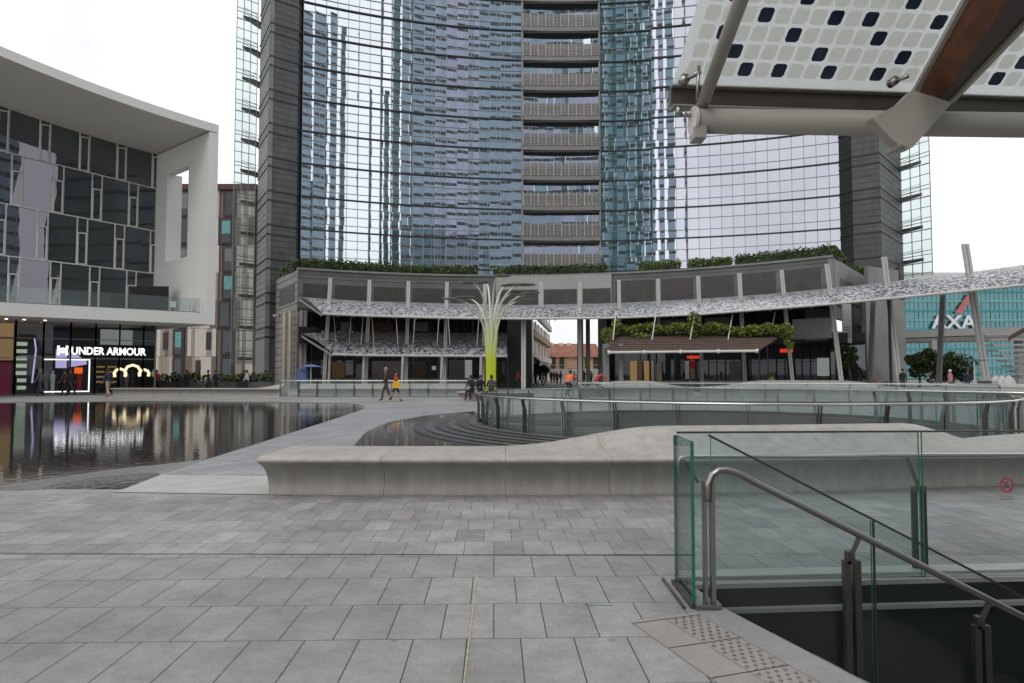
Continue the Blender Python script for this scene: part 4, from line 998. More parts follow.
# central balcony stack
a0, a1 = ang_of(523), ang_of(600.5); nc = 10
for fl in range(NF):
    zb_ = Z0T+fl*FLH; b = MB(); g = MB()
    for c in range(nc):
        p, q = TP(a0+(a1-a0)*c/nc, .35), TP(a0+(a1-a0)*(c+1)/nc, .35); jx = rnd.gauss(0, .012)
        g.quad([(p.x, p.y+jx, zb_+.1), (q.x, q.y-jx, zb_+.1), (q.x, q.y-jx, zb_+FLH-.2), (p.x, p.y+jx, zb_+FLH-.2)])
    w = g.build('balcony_window', 'tower_glass_left', tw_)
    g = MB(); pr = MB(); po = MB()
    for c in range(nc):
        p, q = TP(a0+(a1-a0)*c/nc, -.45), TP(a0+(a1-a0)*(c+1)/nc, -.45); p2, q2 = TP(a0+(a1-a0)*c/nc, 1.2), TP(a0+(a1-a0)*(c+1)/nc, 1.2)
        g.hexa([(p.x, p.y, zb_-.1), (q.x, q.y, zb_-.1), (q2.x, q2.y, zb_-.1), (p2.x, p2.y, zb_-.1)], [(p.x, p.y, zb_+.42), (q.x, q.y, zb_+.42), (q2.x, q2.y, zb_+.42), (p2.x, p2.y, zb_+.42)])
        # sloped louvred parapet
        for k in range(8):
            zz = zb_+.56+k*.2; pr.beam((p.x, p.y+.02*k, zz), (q.x, q.y+.02*k, zz), .05, .15)
        for s in (0, .5):
            m_ = p.lerp(q, s); po.beam((m_.x, m_.y-.05, zb_+.4), (m_.x, m_.y+.1, zb_+2.15), .10 if s == 0 else .04, .1)
    o = g.build('balcony', 'balcony', tw_); pr.build('louvre_rail', 'balcony', o); po.build('rail_post', 'balcony_post', o)
    g = MB(); p, q = TP(a0, .2), TP(a1, .2); g.beam((p.x, p.y, zb_-.25), (q.x, q.y, zb_-.25), 1.0, .28); g.build('shade_band', 'slab_shadow', o)  # dark beam standing in for the shadow under each balcony slab
# dark return strips either side
for pxa, pxb, dr, m in ((521.5, 523.3, -.3, 'grey_steel'), (600, 601.6, -.3, 'grey_steel')):
    a, b = TP(ang_of(pxa), dr), TP(ang_of(pxb), dr); g = MB(); g.wallseg(a, b, Z0T, Z0T+NF*FLH, 1.2); g.build('pilaster', m, tw_)
# pylons
def pylon(front, side, zb_, rec=None):
    poly_z1 = Z0T+NF*FLH
    for (a, b, m, nm) in (front, side)+((rec,) if rec else ()):
        g = MB(); g.wallseg(a, b, zb_, poly_z1, .4); wl_ = g.build(nm, m, tw_)
        d = (Vector(b)-Vector(a)).normalized(); n = Vector((d.y, -d.x))
        gr = MB()
        for fl in range(-1, NF):
            for dz in (-.1, -1.15):
                z = Z0T+fl*FLH+dz
                if z > zb_+.3: gr.beam((a[0]+n.x*.04, a[1]+n.y*.04, z), (b[0]+n.x*.04, b[1]+n.y*.04, z), .09, .17)
            for dz in (.6, 1.3, 2.0, -.6):
                z = Z0T+fl*FLH+dz
                if z > zb_+.3: gr.beam((a[0]+n.x*.005, a[1]+n.y*.005, z), (b[0]+n.x*.005, b[1]+n.y*.005, z), .03, .035)
        gr.build('groove_band', 'band_dark', wl_)
pylon(((-26.85, 74.3), (-24.35, 76.3), 'tower_stone', 'pylon_wall'), ((-30.1, 80), (-26.85, 74.3), 'tower_stone_light', 'pylon_wall'), 0, ((-24.35, 76.3), (-24.1, 78.3), 'band_dark', 'pylon_return'))
pylon(((37.6, 74.6), (39.8, 73), 'tower_stone', 'pylon_wall'), ((39.8, 73), (46.1, 80), 'tower_stone', 'pylon_wall'), 0, ((37.0, 76.3), (37.6, 74.6), 'band_dark', 'pylon_return'))
# closed back of the tower
g = MB(); g.box(-30, 46, 88, 100, 12.5, Z0T+NF*FLH); g.build('rear_block', 'grey_steel', tw_)
g = MB(); g.box(-29, 45.5, 80, 88, Z0T+NF*FLH+.05, Z0T+NF*FLH+.6); g.build('roof', 'grey_steel', tw_)
# glazed fins with small balconies
def fin(a, b, z0, z1, inner, cols, nm):
    a = Vector(a); b = Vector(b); g = MB(); g.quad([(a.x, a.y, z0), (b.x, b.y, z0), (b.x, b.y, z1), (a.x, a.y, z1)]); o = g.build('glass_screen', 'fin_glass', tw_)
    g = MB(); n = (b-a).normalized()
    for c in range(cols+1):
        p = a.lerp(b, c/cols); g.beam((p.x, p.y, z0), (p.x, p.y, z1), .07, .07)
    z = Z0T-2*FLH
    while z < z1:
        for dz in (0, .9, 1.35, 2.6):
            if z0 < z+dz < z1: g.beam((a.x, a.y, z+dz), (b.x, b.y, z+dz), .05, .07 if dz else .12)
        z += FLH
    g.build('grid', 'grey_steel', o)
    z = Z0T-2*FLH+.3; inner = Vector(inner)
    while z < z1:
        if z > z0-.3:
            g = MB(); p = a.lerp(b, .15); q = a.lerp(b, .85) if nm else a.lerp(b, .8)
            pts = [tuple(a.lerp(b, 0)+(inner-a)*.5), tuple(a.lerp(b, .85) if not nm else b), tuple(a.lerp(b, .3) if not nm else a.lerp(b, .5)), tuple(inner)]
            g.prism([tuple(a), tuple(a.lerp(b, .72)), tuple(a.lerp(b, .45)+(inner-a)*.9), tuple(inner)], z-.1, z+.28); k = g.build('balcony', 'balcony', tw_)
            g = MB(); e = a.lerp(b, .72); s = inner
            for hh_ in (.65, 1.0, 1.35): g.beam((e.x, e.y+.2, z+hh_), (s.x, s.y, z+hh_), .04, .04)
            g.build('balcony_rail', 'grey_steel', k)
        z += FLH
fin((-31.3, 82.3), (-33.2, 80.6), 2.5, Z0T+NF*FLH, (-30.3, 86), 3, 0)
fin((46.2, 80.2), (47.7, 77.0), zof(77, 275), Z0T+NF*FLH, (45.5, 86), 3, 1)

# ------------------------------------------------------------------ podium
PC = circ3((-21.2, 67), (1.2, 72), (28.2, 60)); PZ = 11.75
pdm = thing('podium_building', 'curved grey stone podium with shops and a gateway at the foot of the tower', 'building', (1, 74, 0))
def PD(px, dr=0): return circhit(PC, px, dr)
def podwall(px0, px1, z0, z1, m, name, dr=0, th=.4, n=None, parent=pdm, zf=None):
    n = n or max(1, int(abs(px1-px0)/16)); g = MB()
    for k in range(n):
        a, b = PD(px0+(px1-px0)*k/n, dr), PD(px0+(px1-px0)*(k+1)/n, dr)
        zz0 = z1 if zf is None else zf(px0+(px1-px0)*k/n); zz1 = z1 if zf is None else zf(px0+(px1-px0)*(k+1)/n)
        g.wallseg(a, b, z0, zz0, th, za=zz1)
    return g.build(name, m, parent)
ctr = podwall(296.5, 496, 7.9, PZ, 'podium_stone', 'upper_wall'); podwall(496, 612, 7.9, PZ, 'podium_light', 'upper_wall', dr=-.25); podwall(612, 835, 7.9, PZ, 'podium_stone', 'upper_wall')
podwall(296.5, 835, PZ, PZ+.18, 'podium_side', 'coping', dr=-.15, th=.8)
for a, b in ((302, 328), (334, 366), (373, 404), (412, 444), (451, 482)): podwall(a, b, 8.7, 10.4, 'louvre', 'louvre_strip', dr=-.04, th=.1, n=2)
for a, b in ((500, 538), (544, 577), (583, 611)): podwall(a, b, 8.7, 10.3, 'louvre', 'louvre_strip', dr=-.30, th=.1, n=2)
for a, b in ((616, 655), (662, 694), (702, 735), (743, 777), (786, 822)): podwall(a, b, 8.6, 11.0, 'louvre', 'louvre_strip', dr=-.04, th=.1, n=2)
for z in (8.4, 9.2, 10.9, 11.3): podwall(296.5, 496, z, z+.05, 'band_dark', 'stone_joint', dr=-.01, th=.05); podwall(612, 835, z, z+.05, 'band_dark', 'stone_joint', dr=-.01, th=.05)
# roof deck
g = MB(); lo = [PD(px, .3) for px in range(297, 835, 20)]
for a, b in zip(lo, lo[1:]): g.quad([(a.x, a.y, PZ-.05), (b.x, b.y, PZ-.05), (b.x, b.y+16, PZ-.05), (a.x, a.y+16, PZ-.05)])
g.build('roof', 'podium_side', pdm)
# end blocks
def slabwall(a, b, z0, z1, m, name, zb2=None, th=.4): g = MB(); g.wallseg(a, b, z0, z1, th, za=zb2); return g.build(name, m, pdm)
PL = (PD(296.5).x, PD(296.5).y); PR = (PD(835).x, PD(835).y)
o = slabwall((-29.8, 81), PL, 0, PZ, 'podium_side', 'side_wall')
d = (Vector(PL)-Vector((-29.8, 81))).normalized(); n = Vector((d.y, -d.x))
g = MB()
for k in range(1, 17):
    z = k*.7; g.beam((-29.8+n.x*.01, 81+n.y*.01, z), (PL[0]+n.x*.01, PL[1]+n.y*.01, z), .03, .05)
p = Vector((-29.8, 81)).lerp(Vector(PL), .36); g.beam((p.x+n.x*.05, p.y+n.y*.05, 0), (p.x+n.x*.05, p.y+n.y*.05, 14), .1, .14)
g.build('stone_joint', 'band_dark', o)
p = Vector((-29.8, 81)).lerp(Vector(PL), .55); q = Vector((-29.8, 81)).lerp(Vector(PL), .93); slabwall(p+n*.05, q+n*.05, 8.7, 10.4, 'louvre', 'louvre_strip', th=.06)
a = Vector((-29.8, 81)).lerp(Vector(PL), .7); 
for t, z in ((.40, 7.9), (.55, 7.7), (.2, 7.0)):
    p = Vector((-29.8, 81)).lerp(Vector(PL), t)+n*.3; g = MB(); g.box(p.x-.35, p.x+.25, p.y-.15, p.y+.15, z-.12, z+.1); g.beam((p.x, p.y, z), (p.x-n.x*.4, p.y-n.y*.4, z), .06, .06); g.build('floodlight', 'balcony_post', pdm)
# right end: light top slab and block
RE = (43.0, 79.5)
o = slabwall(PR, RE, 6.4, PZ, 'podium_side', 'side_wall')
p = Vector(PR).lerp(Vector(RE), .12); q = Vector(PR).lerp(Vector(RE), .5); dd = (Vector(RE)-Vector(PR)).normalized(); n2 = Vector((dd.y, -dd.x)); slabwall(p+n2*.05, q+n2*.05, 8.2, 10.2, 'shutter', 'louvre_strip', th=.06)
slabwall(PR, (32.5, 62.6), 0, 5.2, 'dark_glass', 'side_glazing'); slabwall((32.5, 62.5), (38.2, 66.2), 0, 8.6, 'podium_side', 'side_wall'); slabwall((32.2, 62.6), (32.5, 62.5), 0, 8.6, 'tower_stone', 'side_wall'); slabwall((38.2, 66.2), (41, 74), 0, 12.0, 'tower_stone', 'side_wall')
slabwall((33.2, 63.3), (37.5, 65.9), 8.6, 11.5, 'podium_side', 'side_wall')
# lower storeys: dark glazing set back, floor band between them
def lower(px0, px1, step):
    k = 0; x = px0
    while x < px1-1:
        x2 = min(x+step, px1); a, b = PD(x, 2.2), PD(x2, 2.2)
        for (z0, z1, mt) in ((0, 4.3, 'shop_dark'), (4.9, 8.0, 'dark_glass')):
            g = MB(); g.quad([(a.x, a.y, z0), (b.x, b.y, z0), (b.x, b.y, z1), (a.x, a.y, z1)]); w = g.build('window', mt, pdm)
            g = MB()
            for t in (0, .5): p = a.lerp(b, t); g.beam((p.x, p.y-.06, z0), (p.x, p.y-.06, z1), .07, .07)
            for zz in ((2.6,) if z0 == 0 else (5.9,)): g.beam((a.x, a.y-.06, zz), (b.x, b.y-.06, zz), .06, .06)
            g.build('frame', 'dark_metal' if random.random() < .7 else 'grey_steel', w)
        x = x2
lower(303, 508, 17); lower(606, 832, 17)
podwall(303, 508, 4.3, 4.9, 'dark_metal', 'floor_band', dr=2.0); podwall(606, 832, 4.3, 4.9, 'dark_metal', 'floor_band', dr=2.0)
podwall(297, 835, 7.6, 7.9, 'dark_metal', 'soffit', dr=0, th=3)
# interior glimpses: lit window panels behind the shop fronts
def lit(px0, px1, y0, y1, m, dr=1.9, nm='lit_display'):
    a, b = PD(px0, dr), PD(px1, dr); z1, z0 = zof(a.y, y0), max(.1, zof(a.y, y1)); g = MB(); g.quad([(a.x, a.y, z0), (b.x, b.y, z0), (b.x, b.y, z1), (a.x, a.y, z1)]); g.build(nm, m, pdm)
for (a, b, y0, y1, m) in ((332, 345, 362, 378, 'cloth_warm'), (356, 364, 364, 378, 'grey_steel'), (372, 402, 361, 378, 'concrete_dark'), (412, 425, 362, 378, 'cloth_brown'), (432, 436, 366, 370, 'glow_dimwhite'), (449, 464, 360, 378, 'podium_stone'), (465, 472, 360, 378, 'glow_dimwhite'),
                          (373, 393, 322, 333, 'cloth_brown'), (412, 428, 322, 331, 'concrete_dark'), (340, 352, 322, 332, 'concrete_dark'),
                          (630, 637, 361, 382, 'glow_dimwarm'), (638.5, 642, 361, 382, 'cloth_warm'), (644, 649, 361, 381, 'glow_dimwarm'), (651, 654, 361, 381, 'cream_wall'), (655.5, 662, 363, 382, 'cloth_warm'), (687, 700, 356, 358.5, 'glow_red'), (685, 689, 361, 379, 'cloth_white'), (690, 695, 361, 368, 'cloth_red'), (690, 695, 369, 379, 'cloth_tan'), (696.5, 702, 362, 379, 'cloth_grey'), (729, 741, 361, 380, 'podium_stone'),
                          (780, 793, 349, 352.5, 'glow_red'), (768, 775, 372, 380, 'cloth_tan'), (817, 829, 358, 376, 'glow_dimwhite'), (625, 640, 320, 333, 'cloth_brown'), (662, 690, 320, 330, 'concrete_dark'), (705, 730, 318, 326, 'concrete_dark'), (806, 829, 327, 341, 'podium_light'), (806, 829, 310, 322, 'concrete_dark')):
    lit(a, b, y0, y1, m)
podwall(793, 832, 4.6, 6.4, 'podium_light', 'balcony_wall', dr=-.2, th=.2)
# gateway piers, gate columns
podwall(508, 532, 0, 7.6, 'dark_metal', 'pier', dr=.2, th=9, n=1); podwall(598, 607, 0, 7.6, 'dark_metal', 'pier', dr=.2, th=9, n=1); podwall(598.5, 608, 0, 4.6, 'tower_stone', 'pier', dr=-.6, th=.5, n=1)
for px in (580.3, 588):
    p = PD(px, 3.5); g = MB(); g.beam((p.x, p.y, 0), (p.x, p.y, 8), .62 if px < 585 else .42, .5); g.build('gate_column', 'concrete_dark', pdm)
# left corner entrance, beige posts
for px in (286, 291.5, 301, 305):
    p = PD(px, -.6) if px > 296 else hitline((-29.8, 81), (8.6, -14), px)-Vector((0, .6)); g = MB(); g.beam((p.x, p.y, 0), (p.x, p.y, 7.7), .3, .3); g.build('entrance_post', 'cream_wall' if px < 300 else 'podium_light', pdm)
podwall(298, 318, 4.4, 6.0, 'dark_metal', 'entrance_fascia', dr=-1.5, th=1, n=1)
# ------------------------------------------------------------------ ring canopy with scale-like solar tiles
def canopy(name, label, spec, m='scales', sub=6, columns=()):
    root = thing(name, label, 'canopy', (V(spec[0][0], 380, spec[0][2]).x, spec[0][2], 0))
    P = []
    for i in range(len(spec)-1):
        for k in range(sub):
            t = k/sub; P.append([a*(1-t)+b*t for a, b in zip(spec[i], spec[i+1])])
    P.append(list(spec[-1]))
    g = MB(); un = MB(); uacc = 0; prev = None; outer = []; inner = []
    for (px, yo, Do, pxi, yi, Di) in P:
        o = V(px, yo, Do); i = V(pxi, yi, Di); outer.append(o); inner.append(i)
    W_ = 8
    for k in range(len(P)-1):
        o0, o1, i0, i1 = outer[k], outer[k+1], inner[k], inner[k+1]; L0 = (o1-o0).length
        wd = (i0-o0).length
        for j in range(W_):
            t0, t1 = j/W_, (j+1)/W_
            def pt(o, i, t): 
                q = o.lerp(i, t); return q+Vector((0, 0, .28*math.sin(math.pi*min(1, t*1.0))))
            q = [pt(o0, i0, t0), pt(o1, i1, t0), pt(o1, i1, t1), pt(o0, i0, t1)]
            g.quad(q, 0, uv=[(uacc, t0*wd), (uacc+L0, t0*wd), (uacc+L0, t1*wd), (uacc, t1*wd)])
            un.quad([p-Vector((0, 0, .08)) for p in q][::-1], 0)
        uacc += L0
    g.build('tile_surface', m, root); un.build('underside', 'concrete_dark', root)
    g = MB(); g.tube([p+Vector((0, -.05, -.08)) for p in outer], .11, 8); g.build('edge_tube', 'offwhite_steel', root, smooth=True)
    g = MB()
    for k in range(0, len(P), 2): g.beam(outer[k]+Vector((0, 0, -.2)), inner[k]+Vector((0, 0, -.2)), .1, .16)
    g.build('rib', 'grey_steel', root)
    for (xt, yt, xb, yb, D, w) in columns:
        g = MB(); a = V(xt, yt, D); bx2 = V(xb, yb, D-.5)
        if yb > 340: k = (a.z)/(max(a.z-bx2.z, .1)); b = a+(bx2-a)*k; b.z = 0
        else: b = Vector((a.x, a.y, bx2.z))
        g.beam(a+Vector((-w*.32, 0, 0)), b+Vector((-w*.30, 0, 0)), w*.42, w*.5, up=(0, 1, 0)); g.beam(a+Vector((w*.32, 0, 0)), b+Vector((w*.30, 0, 0)), w*.42, w*.5, up=(0, 1, 0))
        g.beam(a+Vector((0, .05, -.02)), b+Vector((0, .05, 0)), w*.3, w*.3, up=(0, 1, 0))
        g.build('mast', 'offwhite_steel', root)
    return root
cols = [(330.5, 278, 324.5, 375, 64, .30), (369.7, 280, 366, 378, 64.5, .30), (408.6, 281, 406, 378, 65, .30), (447, 282, 444.5, 378, 65.5, .30), (485, 283, 483, 380, 66, .30), (541, 282, 541, 306, 66, .3), (523.5, 314, 523.5, 386, 65, .42), (579.7, 282, 580, 384, 66, .3), (618.8, 280, 620.5, 384, 64.5, .30),
        (658, 279, 659.5, 384, 63, .3), (698, 276, 702, 384, 62, .3), (739.3, 273, 745, 384, 61, .32), (781.5, 270, 792, 378, 60, .3), (826.7, 264, 841, 379, 58, .34), (884, 257, 899, 381, 56, .38), (965, 244, 988, 391, 54, .48)]
canopy('solar_roof_canopy', 'long curved canopy of silvery scale tiles on pale masts sweeping across the podium', [
    (322, 313, 60, 299, 297, 66), (370, 315, 61.5, 362, 301, 67.5), (440, 317, 63, 437, 303, 69.5), (523, 318, 63.5, 523, 305, 70), (620, 317, 61.5, 618, 303, 68), (700, 313.5, 59.5, 698, 299, 65), (770, 308, 57.5, 768, 294, 62.5), (832, 303, 55.5, 832, 288, 60), (905, 296, 53, 903, 280, 57.5), (965, 290, 51, 963, 273, 55), (1024, 284, 49, 1022, 265, 52.5), (1100, 275, 46, 1100, 255, 49), (1220, 258, 42, 1220, 236, 45)], columns=cols)
for (xt, yt, xb, yb, D) in ((873.5, 297, 870, 384, 60), (943, 293, 938.6, 386, 57)):
    g = MB(); a = V(xt, yt, D); b = V(xb, yb, D); k = a.z/(a.z-b.z); b = a+(b-a)*k; g.beam(a, b, .34, .3, up=(0, 1, 0)); g.beam(a+Vector((0, -.25, 0)), b+Vector((0, -.25, 0)), .12, .1, up=(0, 1, 0))
    tag(g.build('support_strut', 'balcony'), 'leaning pale strut right of the stone block' if xt < 900 else 'leaning pale strut under the canopy before the teal office block', 'strut')
canopy('scale_awning', 'lower awning of silvery scale tiles over the shops on the left wing', [
    (333, 353.5, 60.5, 300, 333, 66), (370, 354.5, 62, 362, 332.5, 67), (440, 355, 63.5, 437, 333, 69), (507, 355.5, 64, 506, 334, 69.5)], columns=())
# hanging rods
# wooden awning and planting on the right wing
aw = thing('wooden_awning', 'brown timber awning with a white front tube over the right-hand shops', 'awning', (V(690, 385, 60).x, 60, 0))
sp = [(604, 351, 57, 608, 333, 62), (650, 351, 56, 655, 333.5, 61), (700, 350.5, 55, 710, 333.5, 60), (757, 350, 53.5, 786, 332, 58.5)]
g = MB(); tb = []
for a, b in zip(sp, sp[1:]):
    for k in range(4):
        t0, t1 = k/4, (k+1)/4; A0 = [x*(1-t0)+y*t0 for x, y in zip(a, b)]; A1 = [x*(1-t1)+y*t1 for x, y in zip(a, b)]
        o0, o1, i0, i1 = V(*A0[:3]), V(*A1[:3]), V(*A0[3:]), V(*A1[3:])
        g.hexa([o0-Vector((0, 0, .15)), o1-Vector((0, 0, .15)), i1-Vector((0, 0, .15)), i0-Vector((0, 0, .15))], [o0, o1, i1, i0])
        for j in range(1, 9): g.beam(o0.lerp(i0, j/9)+Vector((0, 0, .02)), o1.lerp(i1, j/9)+Vector((0, 0, .02)), .06, .05, 1)
g.build('timber_deck', ['wood_awning', 'wood_dark'], aw)
t0, t1 = V(609, 352.5, 56.6), V(757, 351, 53.2); g = MB(); g.tube([t0, t1], .10, 10)
for t in (.0, .25, .5, .75, 1.0): p = t0.lerp(t1, t); g.tube([p-(t1-t0).normalized()*.1, p+(t1-t0).normalized()*.1], .17, 10)
g.build('front_tube', 'white_steel', aw, smooth=False)
for xa, xb in ((613, 616), (652, 656), (690, 695), (728, 733), (770, 775)):
    g = MB(); g.tube([V(xa, 340, 57.5), V(xb, 312, 59.5)], .05, 6); g.build('hanging_rod', 'offwhite_steel', aw)
g = MB(); p = V(606, 385, 58); g.beam((p.x, p.y, 0), (p.x, p.y, 4), .5, .5); p = V(621, 385, 58); g.beam((p.x, p.y, 0), (p.x, p.y, 4), .35, .35); g.build('post', 'grey_steel', aw)
rod = thing('awning_rods', 'thin white rods from the canopy to the lower scale awning', 'rods', (-18, 61, 4))
for px in (336, 349, 361, 374, 398, 413, 437, 450, 477, 492):
    g = MB(); g.tube([V(px, 345, 62.2), V(px-2+4*(px % 2), 316, 62.4)], .028, 5); g.build('rod', 'offwhite_steel', rod)
for px in (332, 366, 405, 444, 483):
    g = MB(); a = V(px-2, 355, 62); g.beam(a, (a.x-.1, a.y, 0), .2, .2, up=(0, 1, 0)); g.build('column', 'balcony_post', rod)
rod['label'] = 'pale slim columns and rods carrying the lower scale awning'; rod['category'] = 'columns'; rod.name = 'awning_columns'

# ------------------------------------------------------------------ vegetation
def leaves(mb, c, rad, n, size, rnd, mats=4, flat=False):
    for _ in range(n):
        while True:
            p = Vector((rnd.uniform(-1, 1), rnd.uniform(-1, 1), rnd.uniform(-1, 1)))
            if p.length < 1: break
        p = p.normalized()*(p.length**.5)
        q = Vector((c[0]+p.x*rad[0], c[1]+p.y*rad[1], c[2]+p.z*rad[2])); s = size*rnd.uniform(.6, 1.4)
        a = Vector((rnd.gauss(0, 1), rnd.gauss(0, 1), rnd.gauss(0, 1))).normalized(); b = a.cross(Vector((rnd.gauss(0, 1), rnd.gauss(0, 1), rnd.gauss(0, 1)))).normalized()
        mb.quad([q-a*s, q-b*s*.6, q+a*s, q+b*s*.6], rnd.randrange(mats))
LM = ['leaf_a', 'leaf_b', 'leaf_d', 'leaf_a', 'leaf_c']
def hedge(label, pts, w=.9, h=.9, n=110, seed=1, mats=None, name='hedge', size=.12, group='clipped hedges along the podium roof'):
    h = h*1.25
    rnd = random.Random(seed); root = thing(name, label, 'hedge' if name == 'hedge' else 'plants', tuple(pts[0]), group=group); g = MB(); core = MB()
    for a, b in zip(pts, pts[1:]):
        a = Vector(a); b = Vector(b); L = (b-a).length; k = max(1, int(L/.45))
        core.beam(a+Vector((0, 0, h*.40)), b+Vector((0, 0, h*.40)), w*.6, h*.7)
        for i in range(k):
            c = a.lerp(b, (i+.5)/k); c.z += h*.5; bump = rnd.uniform(.85, 1.2)
            leaves(g, c, (.40, w*.6, h*.5*bump), n, size, rnd, 4)
    g.build('foliage', mats or ['leaf_a', 'leaf_b', 'leaf_d', 'leaf_b'], root); core.build('stems', 'leaf_d', root); return root
def hp_(pxs, dr=.6, z=PZ+.1): return [Vector((*PD(px, dr), z)) for px in pxs]
hedge('clipped green hedge at the left end of the podium roof', hp_([299, 330, 362, 394]), h=1.0, seed=1)
hedge('clipped green hedge on the podium roof, second from the left', hp_([398, 430, 455, 477]), h=.9, seed=2)
hedge('dark green hedge on the podium roof under the balcony stack', hp_([505, 540, 575, 607]), h=.95, seed=3, mats=['leaf_a', 'leaf_d', 'leaf_d', 'leaf_b'])
hedge('short hedge on the podium roof just right of the balcony stack', hp_([640, 661, 681]), h=.95, seed=4, mats=['leaf_a', 'leaf_b', 'leaf_c', 'leaf_b'])
hedge('short bright hedge on the podium roof in the middle of the right wing', hp_([690, 711, 732]), h=.9, seed=5, mats=['leaf_a', 'leaf_b', 'leaf_c', 'leaf_b'])
hedge('long hedge on the podium roof ending at the right corner', hp_([738, 770, 800, 834]), h=.95, seed=6)
hedge('low hedge running back from the right corner of the podium roof', [Vector((*PR, PZ)), Vector((34, 69, PZ)), Vector((40, 76, PZ))], h=.9, seed=7)
hedge('low hedge running back from the left corner of the podium roof', [Vector((PL[0]-.3, PL[1]+.6, PZ)), Vector((-25, 74, PZ))], h=.95, seed=8)
hedge('small yellowish bush on the podium roof left of the central hedge', hp_([494, 503], .4), h=.8, seed=9, mats=['leaf_b', 'leaf_c', 'leaf_c', 'leaf_b'])
def creeper(label, spots, seed):
    rnd = random.Random(seed); g = MB()
    for (px, py, D, rx, rz, n) in spots: p = V(px, py, D); leaves(g, p, (rx, .6, rz), n, .12, rnd, 4)
    return tag(g.build('trailing_plants', ['leaf_b', 'leaf_c', 'leaf_a', 'leaf_c']), label, 'plants')
creeper('yellow-green trailing plants spilling over the middle of the timber awning', [(622+i*9, 328.5+2*math.sin(i*1.7), 61-.2*i, .75, .38, 300) for i in range(13)]+[(694, 324, 59, .6, 1.1, 500), (700, 334, 59.5, 1.2, .25, 300), (608, 335, 60, .7, .7, 250), (640, 336, 60, .9, .25, 160), (616, 326, 60.5, .4, .8, 200)], 3)
creeper('bushy yellow-green plants at the right end of the timber awning', [(738+i*7.5, 331-i*.8+3*(i%2), 58.2-.2*i, .7, .42, 350) for i in range(6)]+[(786, 331, 57, .7, .7, 400), (789, 340, 56.8, .35, .9, 200)], 4)
def tree(label, x, y, h, cr_, seed, name='tree', cat='tree', z=0, dens=420, mats=None):
    rnd = random.Random(seed); root = thing(name, label, cat, (x, y, z)); g = MB()
    g.tube([(x, y, z), (x+.1, y, z+h*.3), (x, y+.1, z+h*.6)], [h*.03, h*.022, h*.012], 8)
    for k in range(6):
        a = rnd.uniform(0, 6.28); g.tube([(x, y, z+h*(.25+.05*k)), (x+math.cos(a)*cr_*.7, y+math.sin(a)*cr_*.7, z+h*(.5+.06*k))], [h*.012, h*.005], 5)
    g.build('trunk', 'bark', root); g = MB()
    for k in range(11):
        a = rnd.uniform(0, 6.28); r = rnd.uniform(.1, .75)*cr_; c = (x+math.cos(a)*r, y+math.sin(a)*r, z+h*rnd.uniform(.42, .9)); s = cr_*rnd.uniform(.32, .5)
        leaves(g, c, (s, s, s*.8), dens, .14, rnd, 4)
    g.build('crown', mats or ['leaf_a', 'leaf_b', 'leaf_d', 'leaf_d'], root); return root
tree('dark rounded tree beside the stone block at right', 36.0, 60.5, 3.8, 1.35, 21, dens=260); tree('green bush below the teal office block at right', 39.0, 60.5, 2.9, 2.2, 22, 'bush', 'bush', dens=260); tree('small tree seen through the gateway by the cream building', -.2+3.5, 96, 3.4, 1.9, 23, 'tree', 'tree')
tree('slim young tree by the right end of the shops', 29.7, 60.2, 4.6, .8, 27, dens=200)
# planters by the patchwork building
for px, w, lab, sd_ in ((170, 2.2, 'grey planter with a low green shrub beside the person in red', 31), (196, 2.4, 'grey planter with a green shrub left of the dark pair of people', 32), (234, 2.6, 'grey planter with a taller green shrub by the stone tower corner', 33), (255, 2.4, 'grey planter with low greenery nearest the stone podium side', 34)):
    x = az(px)*56; r = thing('planter', lab, 'planter', (x, 56, 0), group='planters in front of the patchwork building'); g = MB(); g.hexa([(x-w/2, 55.5, 0), (x+w/2, 55.5, 0), (x+w/2, 56.5, 0), (x-w/2, 56.5, 0)], [(x-w/2-.1, 55.4, .8), (x+w/2+.1, 55.4, .8), (x+w/2+.1, 56.6, .8), (x-w/2-.1, 56.6, .8)]); g.build('trough', 'planter', r)
    g = MB(); rr2 = random.Random(sd_)
    for k in range(5): leaves(g, (x-w/2+w*(k+.5)/5, 56, .95+rr2.uniform(-.1, .25)), (.4, .45, .45), 130, .10, rr2, 4)
    g.build('foliage', ['leaf_a', 'leaf_b', 'leaf_d', 'leaf_c' if px in (196, 234) else 'leaf_a'], r)

